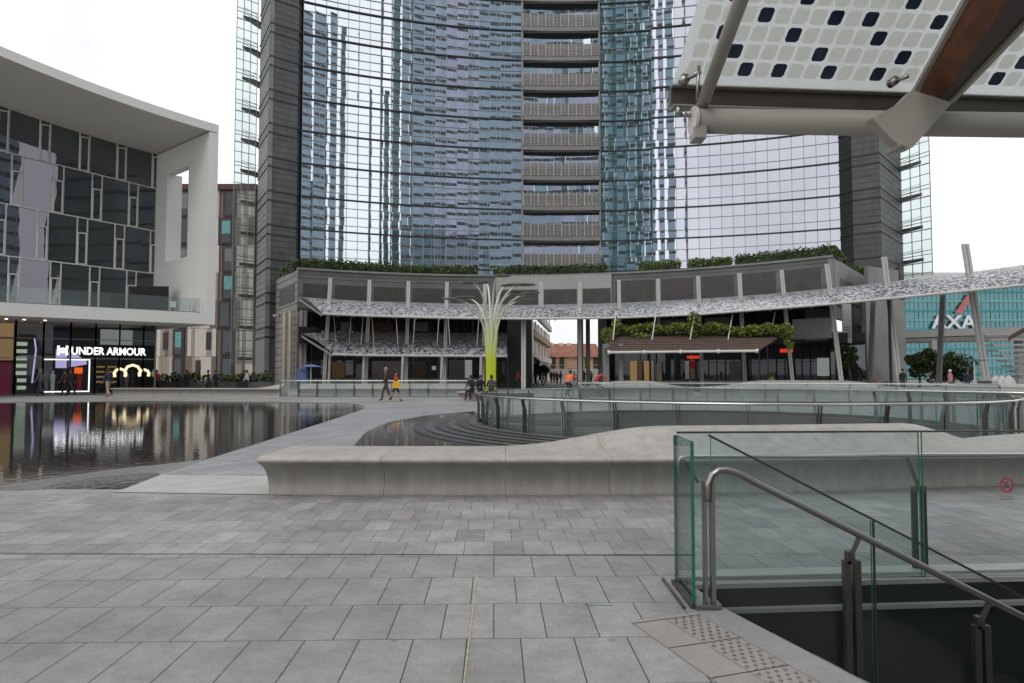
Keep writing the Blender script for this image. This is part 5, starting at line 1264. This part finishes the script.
# ------------------------------------------------------------------ flower-like sculpture
SX, SY = az(491)*50, 50.0
sc = thing('flower_sculpture', 'yellow-green fan-stemmed sculpture with disc petals, tallest thing in the middle of the plaza', 'sculpture', (SX, SY, 0))
tips = [(459, 301, -.6), (467, 297, .8), (474, 285, -1), (486, 281, 1.2), (497, 279, -1.2), (507, 284, .8), (519, 286, -.4), (514, 291, 1.0), (524, 296, -1.0), (520, 300, .6)]
for k, (px, py, dy) in enumerate(tips):
    t = V(px, py, SY+dy); bx0 = SX+(px-491)*.006; g = MB(); pt = []; rs = []
    for i in range(13):
        q = i/12; z = t.z*math.sin(q*1.42)/math.sin(1.42); sp_ = q**3.2
        pt.append(Vector((bx0+(t.x-bx0)*sp_, SY+(dy*.15)+(dy*2-dy*.15)*sp_, max(.0, z-.0)))); rs.append(.13*(1-q)+.065 if q < .5 else .10-.045*q)
    g.tube(pt, rs, 8); g.build('stem', 'stem_paint', sc, smooth=True)
    e = pt[-1]; rad = random.uniform(.55, .9); n = 16; tilt = random.uniform(-.15, .15); g = MB()
    cx_ = e.x+(.35 if px > 491 else -.35)
    ring = [(cx_+rad*math.cos(6.283*j/n), e.y+rad*math.sin(6.283*j/n), e.z+.06+tilt*math.cos(6.283*j/n)*rad) for j in range(n)]
    g.quad([(a, b, c) for a, b, c in ring]); g.quad([(a, b, c-.03) for a, b, c in ring][::-1])
    for j in range(n): a, b = ring[j], ring[(j+1) % n]; g.quad([(a[0], a[1], a[2]-.03), (b[0], b[1], b[2]-.03), b, a])
    for j in range(0, n, 2): g.beam(ring[j], (cx_, e.y, e.z+.0), .02, .03)
    g.build('petal_disc', 'grey_steel' if k % 3 == 0 else 'balcony', sc)
g = MB(); g.tube([(SX, SY, 0), (SX, SY, 1.2), (SX, SY, 3.4)], [.34, .30, .22], 14); g.build('base', 'stem_paint', sc, smooth=True)
ds = MB()

# ------------------------------------------------------------------ buildings through the gateway
def house(name, label, x0, x1, y, h, wall, rows, ncol, roof=None, roofh=2.5, win='far_window', depth=12, wsz=(.9, 1.6)):
    r = thing(name, label, 'building', ((x0+x1)/2, y, 0)); g = MB(); g.box(x0, x1, y, y+depth, 0, h); g.build('wall', wall, r)
    if roof: g = MB(); g.hexa([(x0-.5, y-.5, h), (x1+.5, y-.5, h), (x1+.5, y+depth+.5, h), (x0-.5, y+depth+.5, h)], [(x0, y+depth/2-.1, h+roofh), (x1, y+depth/2-.1, h+roofh), (x1, y+depth/2+.1, h+roofh), (x0, y+depth/2+.1, h+roofh)]); g.build('roof', roof, r)
    for i in range(rows):
        for j in range(ncol):
            cx_ = x0+(x1-x0)*(j+.5)/ncol; cz = h*(i+.55)/rows; g = MB(); g.box(cx_-wsz[0]/2, cx_+wsz[0]/2, y-.04, y+.02, cz-wsz[1]/2, cz+wsz[1]/2); w = g.build('window', win, r)
            g = MB(); g.box(cx_-wsz[0]/2-.1, cx_+wsz[0]/2+.1, y-.16, y, cz-wsz[1]/2-.14, cz-wsz[1]/2); g.build('sill', 'pale_wall', w)
    return r
oy = 150
hs = house('ochre_house', 'ochre and orange house with a red tiled roof seen through the gateway', az(549)*oy, az(600)*oy, oy, zof(oy, 357), 'ochre', 3, 6, 'tile_roof', 3.2, depth=14, wsz=(1.1, 1.9))
g = MB(); g.box(az(566)*oy, az(577)*oy, oy-.08, oy-.01, 2.5, zof(oy, 357)-.05); g.build('painted_panel', 'ochre_pink', hs)
g = MB(); g.box(az(549)*oy, az(600)*oy, oy-.1, oy-.02, 0, 2.4); g.build('plinth', 'pale_wall', hs)
for px in (553, 563, 571):
    g = MB(); g.box(az(px)*oy-.5, az(px)*oy+.5, oy+5.5, oy+6.5, zof(oy, 351), zof(oy, 342)); g.build('chimney', 'cream_wall', hs)
g = MB(); g.box(az(556)*oy, az(574)*oy, oy+8, oy+14, zof(oy, 353), zof(oy, 343)); g.build('attic', 'pale_wall', hs)
cb = thing('cream_house', 'tall cream house with balconies along the left of the gateway view', 'building', (az(538)*125, 125, 0))
g = MB(); A_ = Vector((az(530)*88, 95)); B_ = Vector((az(550)*148, 148)); g.wallseg(A_, B_, 0, zof(95, 318), 6, za=zof(148, 335)); g.build('wall', 'cream_wall', cb)
nrm_ = Vector(((B_-A_).y, -(B_-A_).x)).normalized()
for i in range(4):
    for j in range(7):
        p = A_.lerp(B_, (j+.5)/7.0)+nrm_*.05; q = p+(B_-A_).normalized()*2.4; g = MB(); g.wallseg(p, q, 1.2+3.3*i, 3.0+3.3*i, .1); g.build('window', 'far_window' if (i+j) % 3 else 'shutter', cb)
    if i: 
        p = A_+nrm_*.7; q = B_.lerp(A_, .1)+nrm_*.7; g = MB(); g.wallseg(p, q, 3.3*i+.1, 3.3*i+1.1, .7); g.build('balcony', 'pale_wall' if i != 2 else 'cloth_tan', cb)

# ------------------------------------------------------------------ teal office block and station roofs at right
ab = thing('teal_office_block', 'teal glass office block with white and red lettering behind the right canopy', 'building', (az(985)*150, 150, -6)); AY = 150.0
x0, x1 = az(902)*AY, az(1100)*AY; zt = zof(AY, 283)
rows_ = [(-6+2.1*k) for k in range(int((zt+6)/2.1)+1)]
g = MB(); g.box(x0, x1, AY+.2, AY+25, -6, zt); g.build('core', 'teal_glass', ab)
rnd = random.Random(8)
for k, z in enumerate(rows_[:-1]):
    g = MB(); n = 44
    for j in range(n):
        a = x0+(x1-x0)*j/n; b = x0+(x1-x0)*(j+1)/n; t = rnd.gauss(0, .02); g.quad([(a, AY+t, z+.4), (b, AY-t, z+.4), (b, AY-t, z+2.1), (a, AY+t, z+2.1)])
        g.beam((a, AY-.06, z), (a, AY-.06, z+2.1), .06, .06, 1)
    w = g.build('window_band', ['axa_glass', 'mullion_light'], ab); g = MB(); g.beam((x0, AY-.1, z+.2), (x1, AY-.1, z+.2), .3, .42); g.build('spandrel', 'blind_teal' if k % 2 else 'cloth_teal', w)
g = MB(); g.box(x0-1, x1, AY-1, AY+26, zt, zt+2.2); g.build('roof', 'white_steel', ab)
zb1, zt1 = zof(AY, 328.5), zof(AY, 315.5); size = (zt1-zb1)/.70
M4 = Matrix.Translation((az(931)*AY, AY-.6, zb1)) @ Matrix(((1, 0, 0, 0), (0, 0, -1, 0), (0, 1, 0, 0), (0, 0, 0, 1)))
wid = (975-931)/F*AY
cu = bpy.data.curves.new('t', 'FONT'); cu.body = 'AXA'; cu.size = size; to = bpy.data.objects.new('t', cu); COL.objects.link(to); bpy.context.view_layer.update(); tw = to.dimensions.x; bpy.data.objects.remove(to)
letters('AXA', size, .15, M4, 'lettering', 'axa_white', ab, sx=wid/tw)
g = MB(); a = V(957, 313, AY-.7); b = V(970, 294, AY-.7); g.hexa([a+Vector((-.4, 0, 0)), a+Vector((1.4, 0, 0)), a+Vector((1.4, .2, 0)), a+Vector((-.4, .2, 0))], [b+Vector((-.4, 0, 0)), b+Vector((.9, 0, 0)), b+Vector((.9, .2, 0)), b+Vector((-.4, .2, 0))]); g.build('red_slash', 'axa_red', ab)
# elevated walkway
ew = thing('elevated_walkway', 'grey elevated walkway crossing in front of the teal office block', 'walkway', (az(960)*95, 95, 0))
g = MB(); y = 95; g.hexa([(az(902)*y, y, zof(y, 338)), (az(1060)*y, y-6, zof(y-6, 331)), (az(1060)*y, y, zof(y-6, 331)), (az(902)*y, y+6, zof(y, 338))], [(az(902)*y, y, zof(y, 331)), (az(1060)*y, y-6, zof(y-6, 324)), (az(1060)*y, y, zof(y-6, 324)), (az(902)*y, y+6, zof(y, 331))]); g.build('deck', 'podium_light', ew)
g = MB(); g.hexa([(az(902)*y, y-.5, zof(y, 342.5)), (az(1060)*y, y-6.5, zof(y-6, 338)), (az(1060)*y, y-1, zof(y-6, 338)), (az(902)*y, y+5, zof(y, 342.5))], [(az(902)*y, y-.5, zof(y, 339)), (az(1060)*y, y-6.5, zof(y-6, 332)), (az(1060)*y, y-1, zof(y-6, 332)), (az(902)*y, y+5, zof(y, 339))]); g.build('girder', 'concrete_dark', ew)
for px in (926, 1010):
    g = MB(); g.box(az(px)*y-.35, az(px)*y+.35, y-2, y-1.3, -2, zof(y, 341)); g.build('pier', 'podium_light', ew)
# sloping glazed roof far right
gr_ = thing('stepped_glass_roof', 'stepped pale louvred roof descending at the right edge', 'roof', (az(1010)*70, 70, 0)); 
for k in range(9):
    y = 72-.9*k; pxa = 985+k*4.6; yy = 334+k*5.3; a = V(pxa, yy, y); b = V(1090, yy-2, y); g = MB()
    g.hexa([a+Vector((0, 0, -.18)), b+Vector((0, 0, -.18)), b+Vector((0, 1.6, -.1)), a+Vector((0, 1.6, -.1))], [a, b, b+Vector((0, 1.6, .08)), a+Vector((0, 1.6, .08))]); g.build('louvre', 'podium_light', gr_)
g = MB(); g.hexa([V(1008, 341, 60), V(1032, 329, 60), V(1032, 329, 66), V(1012, 338, 66)], [V(1008, 337, 60), V(1032, 323, 60), V(1032, 323, 66), V(1012, 333, 66)]); tag(g.build('brown_awning', 'wood_awning'), 'dark brown awning corner at the right edge below the canopy', 'awning')

# ------------------------------------------------------------------ unseen towers added behind the viewpoint to shape the reflections in the glass
def refl(px, py):
    p = circhit(TC, px); z = zof(p.y, py); inc = Vector((p.x, p.y, z-EYE)).normalized(); n = (Vector((TC[0], TC[1], 0))-Vector((p.x, p.y, 0))).normalized()
    r = inc-2*inc.dot(n)*n; t = (-75-p.y)/r.y; return p.x+r.x*t, z+r.z*t
for (pa, pb_, top, m, dp, lab) in ((299, 329, 14, 'reflector_glass', 14, 'unseen blue glass reflector tower mirrored in the left end of the curved facade'), (334, 342, 26, 'reflector_teal', 8, 'unseen slim dark green reflector tower mirrored beside the white strip of the curved facade'),
        (378, 386, 90, 'reflector_teal', 10, 'unseen slim dark reflector tower mirrored right of the white strip of the curved facade'), (389, 401, -60, 'reflector_teal', 10, 'unseen tall dark green reflector tower mirrored left of the broad blue reflections'),
        (402, 440, -60, 'reflector_glass', 16, 'unseen tall blue reflector tower mirrored left of the balcony stack'), (440, 474, -60, 'reflector_lilac', 20, 'unseen lilac reflector tower mirrored between two blue ones left of the balcony stack'), (474, 540, -60, 'reflector_glass', 30, 'unseen broad blue reflector tower mirrored behind the balcony stack'),
        (541, 604, -80, 'reflector_lilac', 25, 'unseen broad lilac reflector tower mirrored in the balcony windows'), (605, 618, -80, 'reflector_teal', 15, 'unseen dark green reflector tower mirrored just right of the balcony stack'), (618, 634, -80, 'reflector_glass', 15, 'unseen blue reflector tower mirrored in the middle of the teal glass strip'),
        (635, 646, -80, 'reflector_teal', 15, 'unseen dark green reflector tower mirrored at the right of the teal glass strip'), (647, 658, -80, 'reflector_lilac', 15, 'unseen slim lilac reflector tower mirrored right of the teal glass strip'), (664, 677, -30, 'reflector_glass', 12, 'unseen narrow blue reflector tower mirrored before the white end of the curved facade')):
    xa, za = refl(pa, top); xb, zb2 = refl(pb_, top); xl, xr = min(xa, xb), max(xa, xb); h = max(10, (za+zb2)/2)
    dl, dr_ = [(xx-TP(ang_of(pp)).x)/(-75-TP(ang_of(pp)).y) for xx, pp in ((xl, pb_), (xr, pa))]
    r = thing('reflector_tower', lab, 'building', ((xl+xr)/2, -80, 0)); g = MB(); k = (dl+dr_)/2
    g.prism([(xl, -75), (xl-k*dp, -75-dp), (xr-k*dp, -75-dp), (xr, -75)], 0, h); g.build('glass_body', m, r)
    g = MB(); z = 4
    while z < h: g.box(xl-.05, xr+.05, -75.25, -74.98, z, z+1.1); z += 3.9
    g.build('floor_bands', 'louvre', r)
    g = MB(); x = xl
    while x < xr: g.box(x, x+.25, -75.15, -74.97, 0, h); x += 3.3
    g.build('mullions', 'mullion', r)
r = thing('reflector_block', 'unseen dark reflector block mirrored in the right part of the white building', 'building', (68, -9, 0)); g = MB(); g.box(56, 80, -40, 8, 0, 62); g.build('glass_body', 'reflector_dark', r)  # block added to darken the reflection in the white building's right panes
g = MB(); z = 3
while z < 62: g.box(55.8, 56, -40, 8, z, z+.5); z += 3.9
g.build('floor_bands', 'louvre', r)
# ------------------------------------------------------------------ people
def skin_body(joints, bones, name, bm_of, mats, parent=None):
    """joints: name -> (pos, rx, ry); bones: (a, b, material index)"""
    names = list(joints); idx = {n: i for i, n in enumerate(names)}
    bm = bmesh.new(); lay = bm.verts.layers.skin.verify()
    vs = []
    for n in names:
        p, rx, ry = joints[n]; v = bm.verts.new(p); v[lay].radius = (rx, ry); v[lay].use_root = (n == 'pelvis'); vs.append(v)
    for a, b, m_ in bones: bm.edges.new((vs[idx[a]], vs[idx[b]]))
    me = bpy.data.meshes.new('tmp'); bm.to_mesh(me); bm.free(); o = bpy.data.objects.new('tmp', me); COL.objects.link(o)
    o.modifiers.new('s', 'SKIN').branch_smoothing = .3; sb = o.modifiers.new('u', 'SUBSURF'); sb.levels = 1; sb.render_levels = 1
    bpy.context.view_layer.update()
    m2 = bpy.data.meshes.new_from_object(o.evaluated_get(bpy.context.evaluated_depsgraph_get())); bpy.data.objects.remove(o)
    m2.materials.clear()
    for k in mats: m2.materials.append(M[k])
    segs = [(Vector(joints[a][0]), Vector(joints[b][0]), m_) for a, b, m_ in bones]
    for pl in m2.polygons:
        c = pl.center; best = 1e9
        for a, b, m_ in segs:
            d = b-a; t = max(0, min(1, (c-a).dot(d)/max(d.length_squared, 1e-9))); q = (a+d*t-c).length
            if q < best: best = q; pl.material_index = m_
        pl.use_smooth = True
    ob = bpy.data.objects.new(name, m2); COL.objects.link(ob); return ob
def person(label, px, D, pose='walk', face=0, top='navy', bottom='jeans', hair='hair_dark', h=1.72, stride=.25, z=0, seat=.46, group=None, shoes='cloth_black', legs_skin=False):
    """face: heading angle, 0 = away from the camera (+Y)"""
    k = h/1.72; J = {}
    if pose == 'sit': hipz = seat+.10; lean = .10
    elif pose == 'cycle': hipz = .98; lean = .42
    else: hipz = .93; lean = .03
    def sp(t, x=0): return (x, lean*t, hipz+t*.56*(1 if pose != 'cycle' else .82))
    J['pelvis'] = ((0, 0, hipz), .135, .11); J['waist'] = (sp(.35), .145, .12); J['chest'] = (sp(.8), .175, .13); J['neck'] = (sp(1.03), .05, .05)
    nx_, ny_, nz_ = sp(1.03); J['head'] = ((0, ny_+.02, nz_+.11), .078, .09); J['crown'] = ((0, ny_+.01, nz_+.21), .062, .07)
    B = [('pelvis', 'waist', 0), ('waist', 'chest', 0), ('chest', 'neck', 0), ('neck', 'head', 2), ('head', 'crown', 3)]
    for s, sd_ in ((-1, 'l'), (1, 'r')):
        sx_, sy_, sz_ = sp(.9, .17*s); J['sh'+sd_] = ((sx_, sy_, sz_), .06, .06)
        if pose == 'cycle': e = (.25*s, sy_+.22, sz_-.16); w = (.24*s, sy_+.42, sz_-.26)
        elif pose == 'sit': e = (.25*s, sy_+.02, sz_-.26); w = (.12*s, sy_+.26, sz_-.34)
        else: sw = -s*stride*.5; e = (.24*s, sy_+sw*.3, sz_-.28); w = (.25*s, sy_+sw+.05, sz_-.50)
        J['el'+sd_] = (e, .053, .053); J['wr'+sd_] = (w, .037, .037); d = (Vector(w)-Vector(e)).normalized()
        J['ha'+sd_] = (tuple(Vector(w)+d*.09), .035, .022)
        B += [('chest', 'sh'+sd_, 0), ('sh'+sd_, 'el'+sd_, 0), ('el'+sd_, 'wr'+sd_, 0), ('wr'+sd_, 'ha'+sd_, 2)]
        J['hi'+sd_] = ((.09*s, 0, hipz-.04), .095, .10)
        if pose == 'sit': kn = (.11*s, .42, hipz-.06); an = (.12*s, .40+.06*s, .09)
        elif pose == 'cycle': kn = (.11*s, .36, hipz-.28+.1*s); an = (.11*s, .16-.05*s, .42+.12*s)
        else: kn = (.095*s, stride*.55*s+.05, .49); an = (.10*s, stride*s*1.0-.04, .09+(.06 if s < 0 and stride > .1 else 0))
        J['kn'+sd_] = (kn, .068, .07); J['an'+sd_] = (an, .052, .054); J['to'+sd_] = ((an[0], an[1]+.16, an[2]-.05), .038, .028)
        B += [('pelvis', 'hi'+sd_, 1), ('hi'+sd_, 'kn'+sd_, 1), ('kn'+sd_, 'an'+sd_, 2 if legs_skin else 1), ('an'+sd_, 'to'+sd_, 4)]
    o = skin_body(J, B, 'person', None, ['cloth_'+top, 'cloth_'+bottom, 'skin', hair, shoes])
    o.scale = (k, k, k); o.location = (az(px)*D, D, z); o.rotation_euler = (0, 0, face)
    # hair cap and face features as children
    g = MB(); hx, hy, hz_ = J['head'][0]
    g.tube([(0, hy-.045, hz_-.03), (0, hy-.03, hz_+.06), (0, hy-.005, hz_+.13), (0, hy, hz_+.165)], [.085, .102, .085, .03], 10); ho = g.build('hair', hair, None, loc=(0, 0, 0), smooth=True); ho.parent = o
    g = MB(); g.tube([(0, hy+.085, hz_+.03), (0, hy+.115, hz_-.005)], [.008, .016], 6); nn_ = g.build('nose', 'skin', None, loc=(0, 0, 0)); nn_.parent = o
    g = MB()
    for s in (-1, 1): g.tube([(s*.032, hy+.075, hz_+.035), (s*.032, hy+.092, hz_+.035)], .010, 6)
    e_ = g.build('eyes', 'hair_dark', None, loc=(0, 0, 0)); e_.parent = o
    tag(o, label, 'person', group); return o
def bag(label, loc, m, s=(.3, .15, .35)):
    x, y, z = loc; g = MB(); g.hexa([(x-s[0]/2, y-s[1]/2, z), (x+s[0]/2, y-s[1]/2, z), (x+s[0]/2, y+s[1]/2, z), (x-s[0]/2, y+s[1]/2, z)], [(x-s[0]*.42, y-s[1]*.4, z+s[2]), (x+s[0]*.42, y-s[1]*.4, z+s[2]), (x+s[0]*.42, y+s[1]*.4, z+s[2]), (x-s[0]*.42, y+s[1]*.4, z+s[2])])
    g.tube([(x-s[0]*.2, y, z+s[2]), (x-s[0]*.15, y, z+s[2]*1.5), (x+s[0]*.15, y, z+s[2]*1.5), (x+s[0]*.2, y, z+s[2])], .012, 5); return tag(g.build('bag', m), label, 'bag')
H = math.pi/2
person('person in a grey-brown jacket and brown trousers walking beside one in red', 386.5, 37.5, 'walk', H*1.1, 'brown', 'brown', 'hair_grey', 1.8)
person('person in a red top and dark shorts carrying a yellow bag across the walkway', 395.5, 37.2, 'walk', -H*.9, 'red', 'navy', 'hair_dark', 1.68, .30, legs_skin=True)
bag('yellow bag held against the person in red', (az(397)*37.0, 36.95, .72), 'cloth_yellow', (.42, .2, .38))
person('person in black sitting at the left end of the bench by the round railing', 472, 37.6, 'sit', math.pi*.85, 'black', 'black', z=.03)
person('person in dark clothes sitting second from the left by the round railing', 480, 37.9, 'sit', math.pi*1.1, 'black', 'navy', z=.03)
person('person in a dark purple jacket seated with their back against the sculpture base', 491.5, 37.9, 'sit', 0, 'purple', 'black', z=.03)
person('person in a grey jacket and jeans walking past the lit shop window', 41.5, 45.5, 'walk', H, 'grey', 'jeans', 'hair_grey', 1.75, .28)
person('person in dark clothes walking left before the lilac screen', 66, 45.8, 'walk', H, 'brown', 'black', h=1.72, stride=.3)
person('person in black with a long stride before the orange shape', 72, 45.6, 'walk', H*1.05, 'black', 'black', h=1.78, stride=.34)
person('person in a navy jacket and beige shorts walking by the shop door', 109, 42.5, 'walk', H*.8, 'navy', 'beige', h=1.75, stride=.22, legs_skin=True)
person('person in a red vest over black beside the planters', 157, 52, 'stand', .4, 'red', 'black', stride=.05)
bag('black backpack standing beside the person in the red vest', (az(160.5)*51.8, 51.8, 0), 'cloth_black', (.4, .3, .6))
person('dark-clothed person by the first window column of the patchwork block', 187.5, 55, 'stand', 1.2, 'black', 'navy', stride=.05)
person('left one of the two dark figures standing between planters', 209, 53.5, 'stand', 2.2, 'black', 'black', stride=.06)
person('right one of the two dark figures standing between planters', 216, 53.8, 'stand', -2, 'navy', 'black', stride=.04)
person('person in a white top walking near the tower corner', 247.5, 54, 'walk', H, 'white', 'navy', stride=.2)
person('person in navy standing just left of the white-topped walker', 244, 55, 'stand', -H, 'navy', 'navy', stride=.05)
person('dark figure standing near the podium side wall', 266, 57, 'stand', 1, 'navy', 'black', stride=.05)
person('dark figure furthest right along the podium side wall', 271, 58, 'stand', -1, 'black', 'black', stride=.05)
person('dark-jacketed person standing alone before the stone block at right', 902, 50, 'stand', math.pi, 'black', 'navy', h=1.8, stride=.05)
person('person in a pink top and white cap near the leaning masts', 950, 47, 'walk', H, 'pink', 'black', 'cloth_white', stride=.2)
person('person in a dark jacket standing left of the waste bin at right', 966.5, 48, 'stand', math.pi, 'navy', 'black', stride=.05)
person('person in black sitting at the café tables before the right shops', 771, 58, 'sit', math.pi, 'tan', 'black')
pd_ = [(531, 76, 'red', 'black', 'person in red at the left side of the gateway'), (535.5, 80, 'purple', 'jeans', 'person in a violet top at the left side of the gateway'), (540, 78, 'black', 'black', 'dark pedestrian in the gateway nearest the cream house'), (546, 92, 'black', 'navy', 'distant dark pedestrian left of the middle of the gateway'), (551, 95, 'navy', 'black', 'distant navy pedestrian near the middle of the gateway'),
       (557, 88, 'black', 'black', 'slim dark pedestrian left of the orange cyclist'), (574, 98, 'grey', 'black', 'distant grey pedestrian just right of the orange cyclist'), (577.5, 90, 'navy', 'jeans', 'distant navy pedestrian by the gate columns'), (584, 86, 'black', 'black', 'dark pedestrian between the two gate columns'), (518, 66, 'red', 'navy', 'person in red in front of the dark pier left of the gateway'),
       (543, 84, 'white', 'jeans', 'pedestrian in a white top at the left of the gateway'), (554, 99, 'beige', 'navy', 'very distant pedestrian in beige in the gateway'), (560.5, 94, 'red', 'black', 'distant pedestrian in red behind the orange cyclist'), (591, 90, 'beige', 'black', 'pedestrian in beige at the right end of the gateway')]
for (px, D, t, b, lab) in pd_: person(lab, px, D, 'walk', random.uniform(0, 6.28), t, b, stride=random.uniform(.08, .28), h=random.uniform(1.62, 1.82))

# ------------------------------------------------------------------ bicycles
def bicycle(label, px, D, rz):
    r = thing('bicycle', label, 'bicycle', (az(px)*D, D, 0), rz)
    for y in (-.52, .52):
        g = MB(); n = 20; g.tube([(0, y+.33*math.cos(6.283*k/n), .34+.33*math.sin(6.283*k/n)) for k in range(n+1)], .022, 6, cap=False); w = g.build('wheel', 'rubber', r, local=True)
        g = MB()
        for k in range(8): a = 6.283*k/8; g.beam((0, y, .34), (0, y+.32*math.cos(a), .34+.32*math.sin(a)), .006, .006, up=(1, 0, 0))
        s = g.build('spokes', 'steel', w, local=True)
    g = MB()
    for a, b in (((0, -.52, .34), (0, -.06, .30)), ((0, -.06, .30), (0, -.18, .86)), ((0, -.16, .80), (0, .38, .82)), ((0, -.06, .30), (0, .38, .76)), ((0, -.52, .34), (0, -.17, .80)), ((0, .52, .34), (0, .36, .95))): g.tube([a, b], .018, 6)
    g.build('frame', 'grey_steel', r, local=True)
    g = MB(); g.tube([(-.27, .30, 1.02), (-.1, .37, 1.0), (.1, .37, 1.0), (.27, .30, 1.02)], .014, 6); g.build('handlebar', 'dark_metal', r, local=True)
    g = MB(); g.hexa([(-.07, -.28, .88), (.07, -.28, .88), (.02, -.02, .88), (-.02, -.02, .88)], [(-.08, -.29, .93), (.08, -.29, .93), (.02, 0, .92), (-.02, 0, .92)]); g.build('saddle', 'rubber', r, local=True)
    g = MB(); g.tube([(-.1, -.06, .30), (.1, -.06, .30)], .03, 8); g.box(-.14, -.08, -.02, .06, .16, .19); g.box(.08, .14, -.16, -.08, .42, .45); g.build('crank', 'steel', r, local=True)
    return r
for (px, D, rz, t, b, l1, l2) in ((567.5, 41, -.5, 'orange', 'navy', 'grey bicycle under the rider in the orange jacket', 'cyclist in a bright orange jacket riding before the gateway'), (594.5, 44, -1.2, 'red', 'beige', 'grey bicycle under the rider in the red hooded jacket', 'cyclist in a dark red jacket right of the gate columns')):
    bicycle(l1, px, D, rz); person(l2, px, D, 'cycle', rz, t, b, h=1.72)
bicycle('parked bicycle leaning beside the planters of the patchwork block', 204, 54.6, 1.4)

# ------------------------------------------------------------------ small street furniture
r = thing('litter_bin', 'dark cylindrical litter bin beside the tall leaning mast', 'bin', (az(985)*50, 50, 0)); g = MB(); x, y = az(984)*50, 50; g.tube([(x, y, 0), (x, y, .95)], [.42, .45], 14); g.build('body', 'dark_metal', r); g = MB(); g.tube([(x, y, .95), (x, y, 1.0), (x, y, 1.12)], [.47, .45, .2], 14); g.build('lid', 'grey_steel', r)
r = thing('signboard', 'blue parasol over a pale blue stand at the left podium corner', 'signboard', (az(311)*55, 55, 0)); x, y = az(311)*55, 55; g = MB(); g.tube([(x, y, 0), (x, y, 2.1)], .05, 8); g.build('pole', 'white_steel', r); g = MB(); g.tube([(x, y, 2.02), (x, y, 2.15), (x, y, 2.25)], [.95, .5, .05], 8); g.build('canopy', 'cloth_bluebin', r)  # flat T-shaped blue sign on a white pole
g = MB(); x = az(303)*55; g.box(x-.35, x+.35, 54.7, 55.3, 0, 1.75); g.box(x-.40, x+.40, 54.65, 55.35, 1.755, 1.85); tag(g.build('information_stand', 'cloth_bluebin'), 'pale blue stand under the blue parasol', 'stand')
r = thing('lamp_post', 'thin white lamp post with twin flat heads at far right', 'lamp post', (az(974)*46, 46, 0)); x, y = az(974)*46, 46; g = MB(); g.tube([(x, y, 0), (x, y, 2.35)], .04, 8); g.build('pole', 'white_steel', r)
g = MB(); g.box(x-.55, x+.75, y-.1, y+.1, 2.35, 2.42); g.build('head', 'cloth_bluebin', r)
for k, (px, D) in enumerate(((1001, 52), (1008, 51.5), (995, 52.5))):
    x, y = az(px)*D, D; r = thing('white_tent', ['white rounded tent at the right edge, middle one', 'white rounded tent at the right edge, rightmost', 'white rounded tent at the right edge, leftmost'][k], 'tent', (x, y, 0)); g = MB(); g.tube([(x, y, 0), (x, y, .5), (x, y, 1.0), (x, y, 1.35)], [.62, .58, .38, .06], 10); g.build('cover', 'cloth_white', r, smooth=True); g = MB(); g.tube([(x, y-.55, .1), (x, y-.5, .7)], .12, 6); g.build('stripe', 'cloth_red' if k < 2 else 'cloth_grey', r)
for k, (px, c) in enumerate(((823, 'tan'), (829, 'tan'), (835, 'orange'), (881, 'orange'), (887, 'brown'))):
    ch_ = chair((az(px)*54, 54, 0), .5*k, ['tan café chair left of the group outside the right shops', 'tan café chair in the middle of the group outside the right shops', 'orange café chair at the right of the group outside the shops', 'orange chair alone by the stone block', 'brown chair alone by the stone block'][k], 'cloth_'+c)
t = thing('cafe_table', 'small round café table among the tan chairs outside the right shops', 'table', (az(826)*53.6, 53.6, 0)); x, y = az(826)*53.6, 53.6; g = MB(); g.tube([(x, y, .72), (x, y, .75)], .4, 14); g.build('top', 'cloth_tan', t); g = MB(); g.tube([(x, y, 0), (x, y, .02), (x, y, .03), (x, y, .72)], [.25, .25, .03, .03], 10); g.build('leg', 'dark_metal', t)
r = thing('hanging_banner', 'pale banner hanging between the leaning mast and the stone block', 'banner', (az(846)*61, 61, 0)); g = MB(); a, b = V(842, 304, 61), V(852, 343, 61); g.box(a.x, b.x, 61, 61.1, b.z, a.z); g.build('cloth', 'cloth_white', r); g = MB()
for k in range(5): g.box(a.x+.15, b.x-.15, 60.985, 60.995, b.z+.5+k*.22, b.z+.58+k*.22)
g.build('print', 'print_grey', r)
g = MB(); p = V(889, 300, 54); g.beam(p, (p.x, 54, 0), .16, .16, up=(0, 1, 0)); g.beam((p.x, 54, 0), (p.x, 54, .05), .4, .4, up=(0, 1, 0)); tag(g.build('dark_pole', 'dark_metal'), 'thin dark pole in front of the right stone block', 'pole')
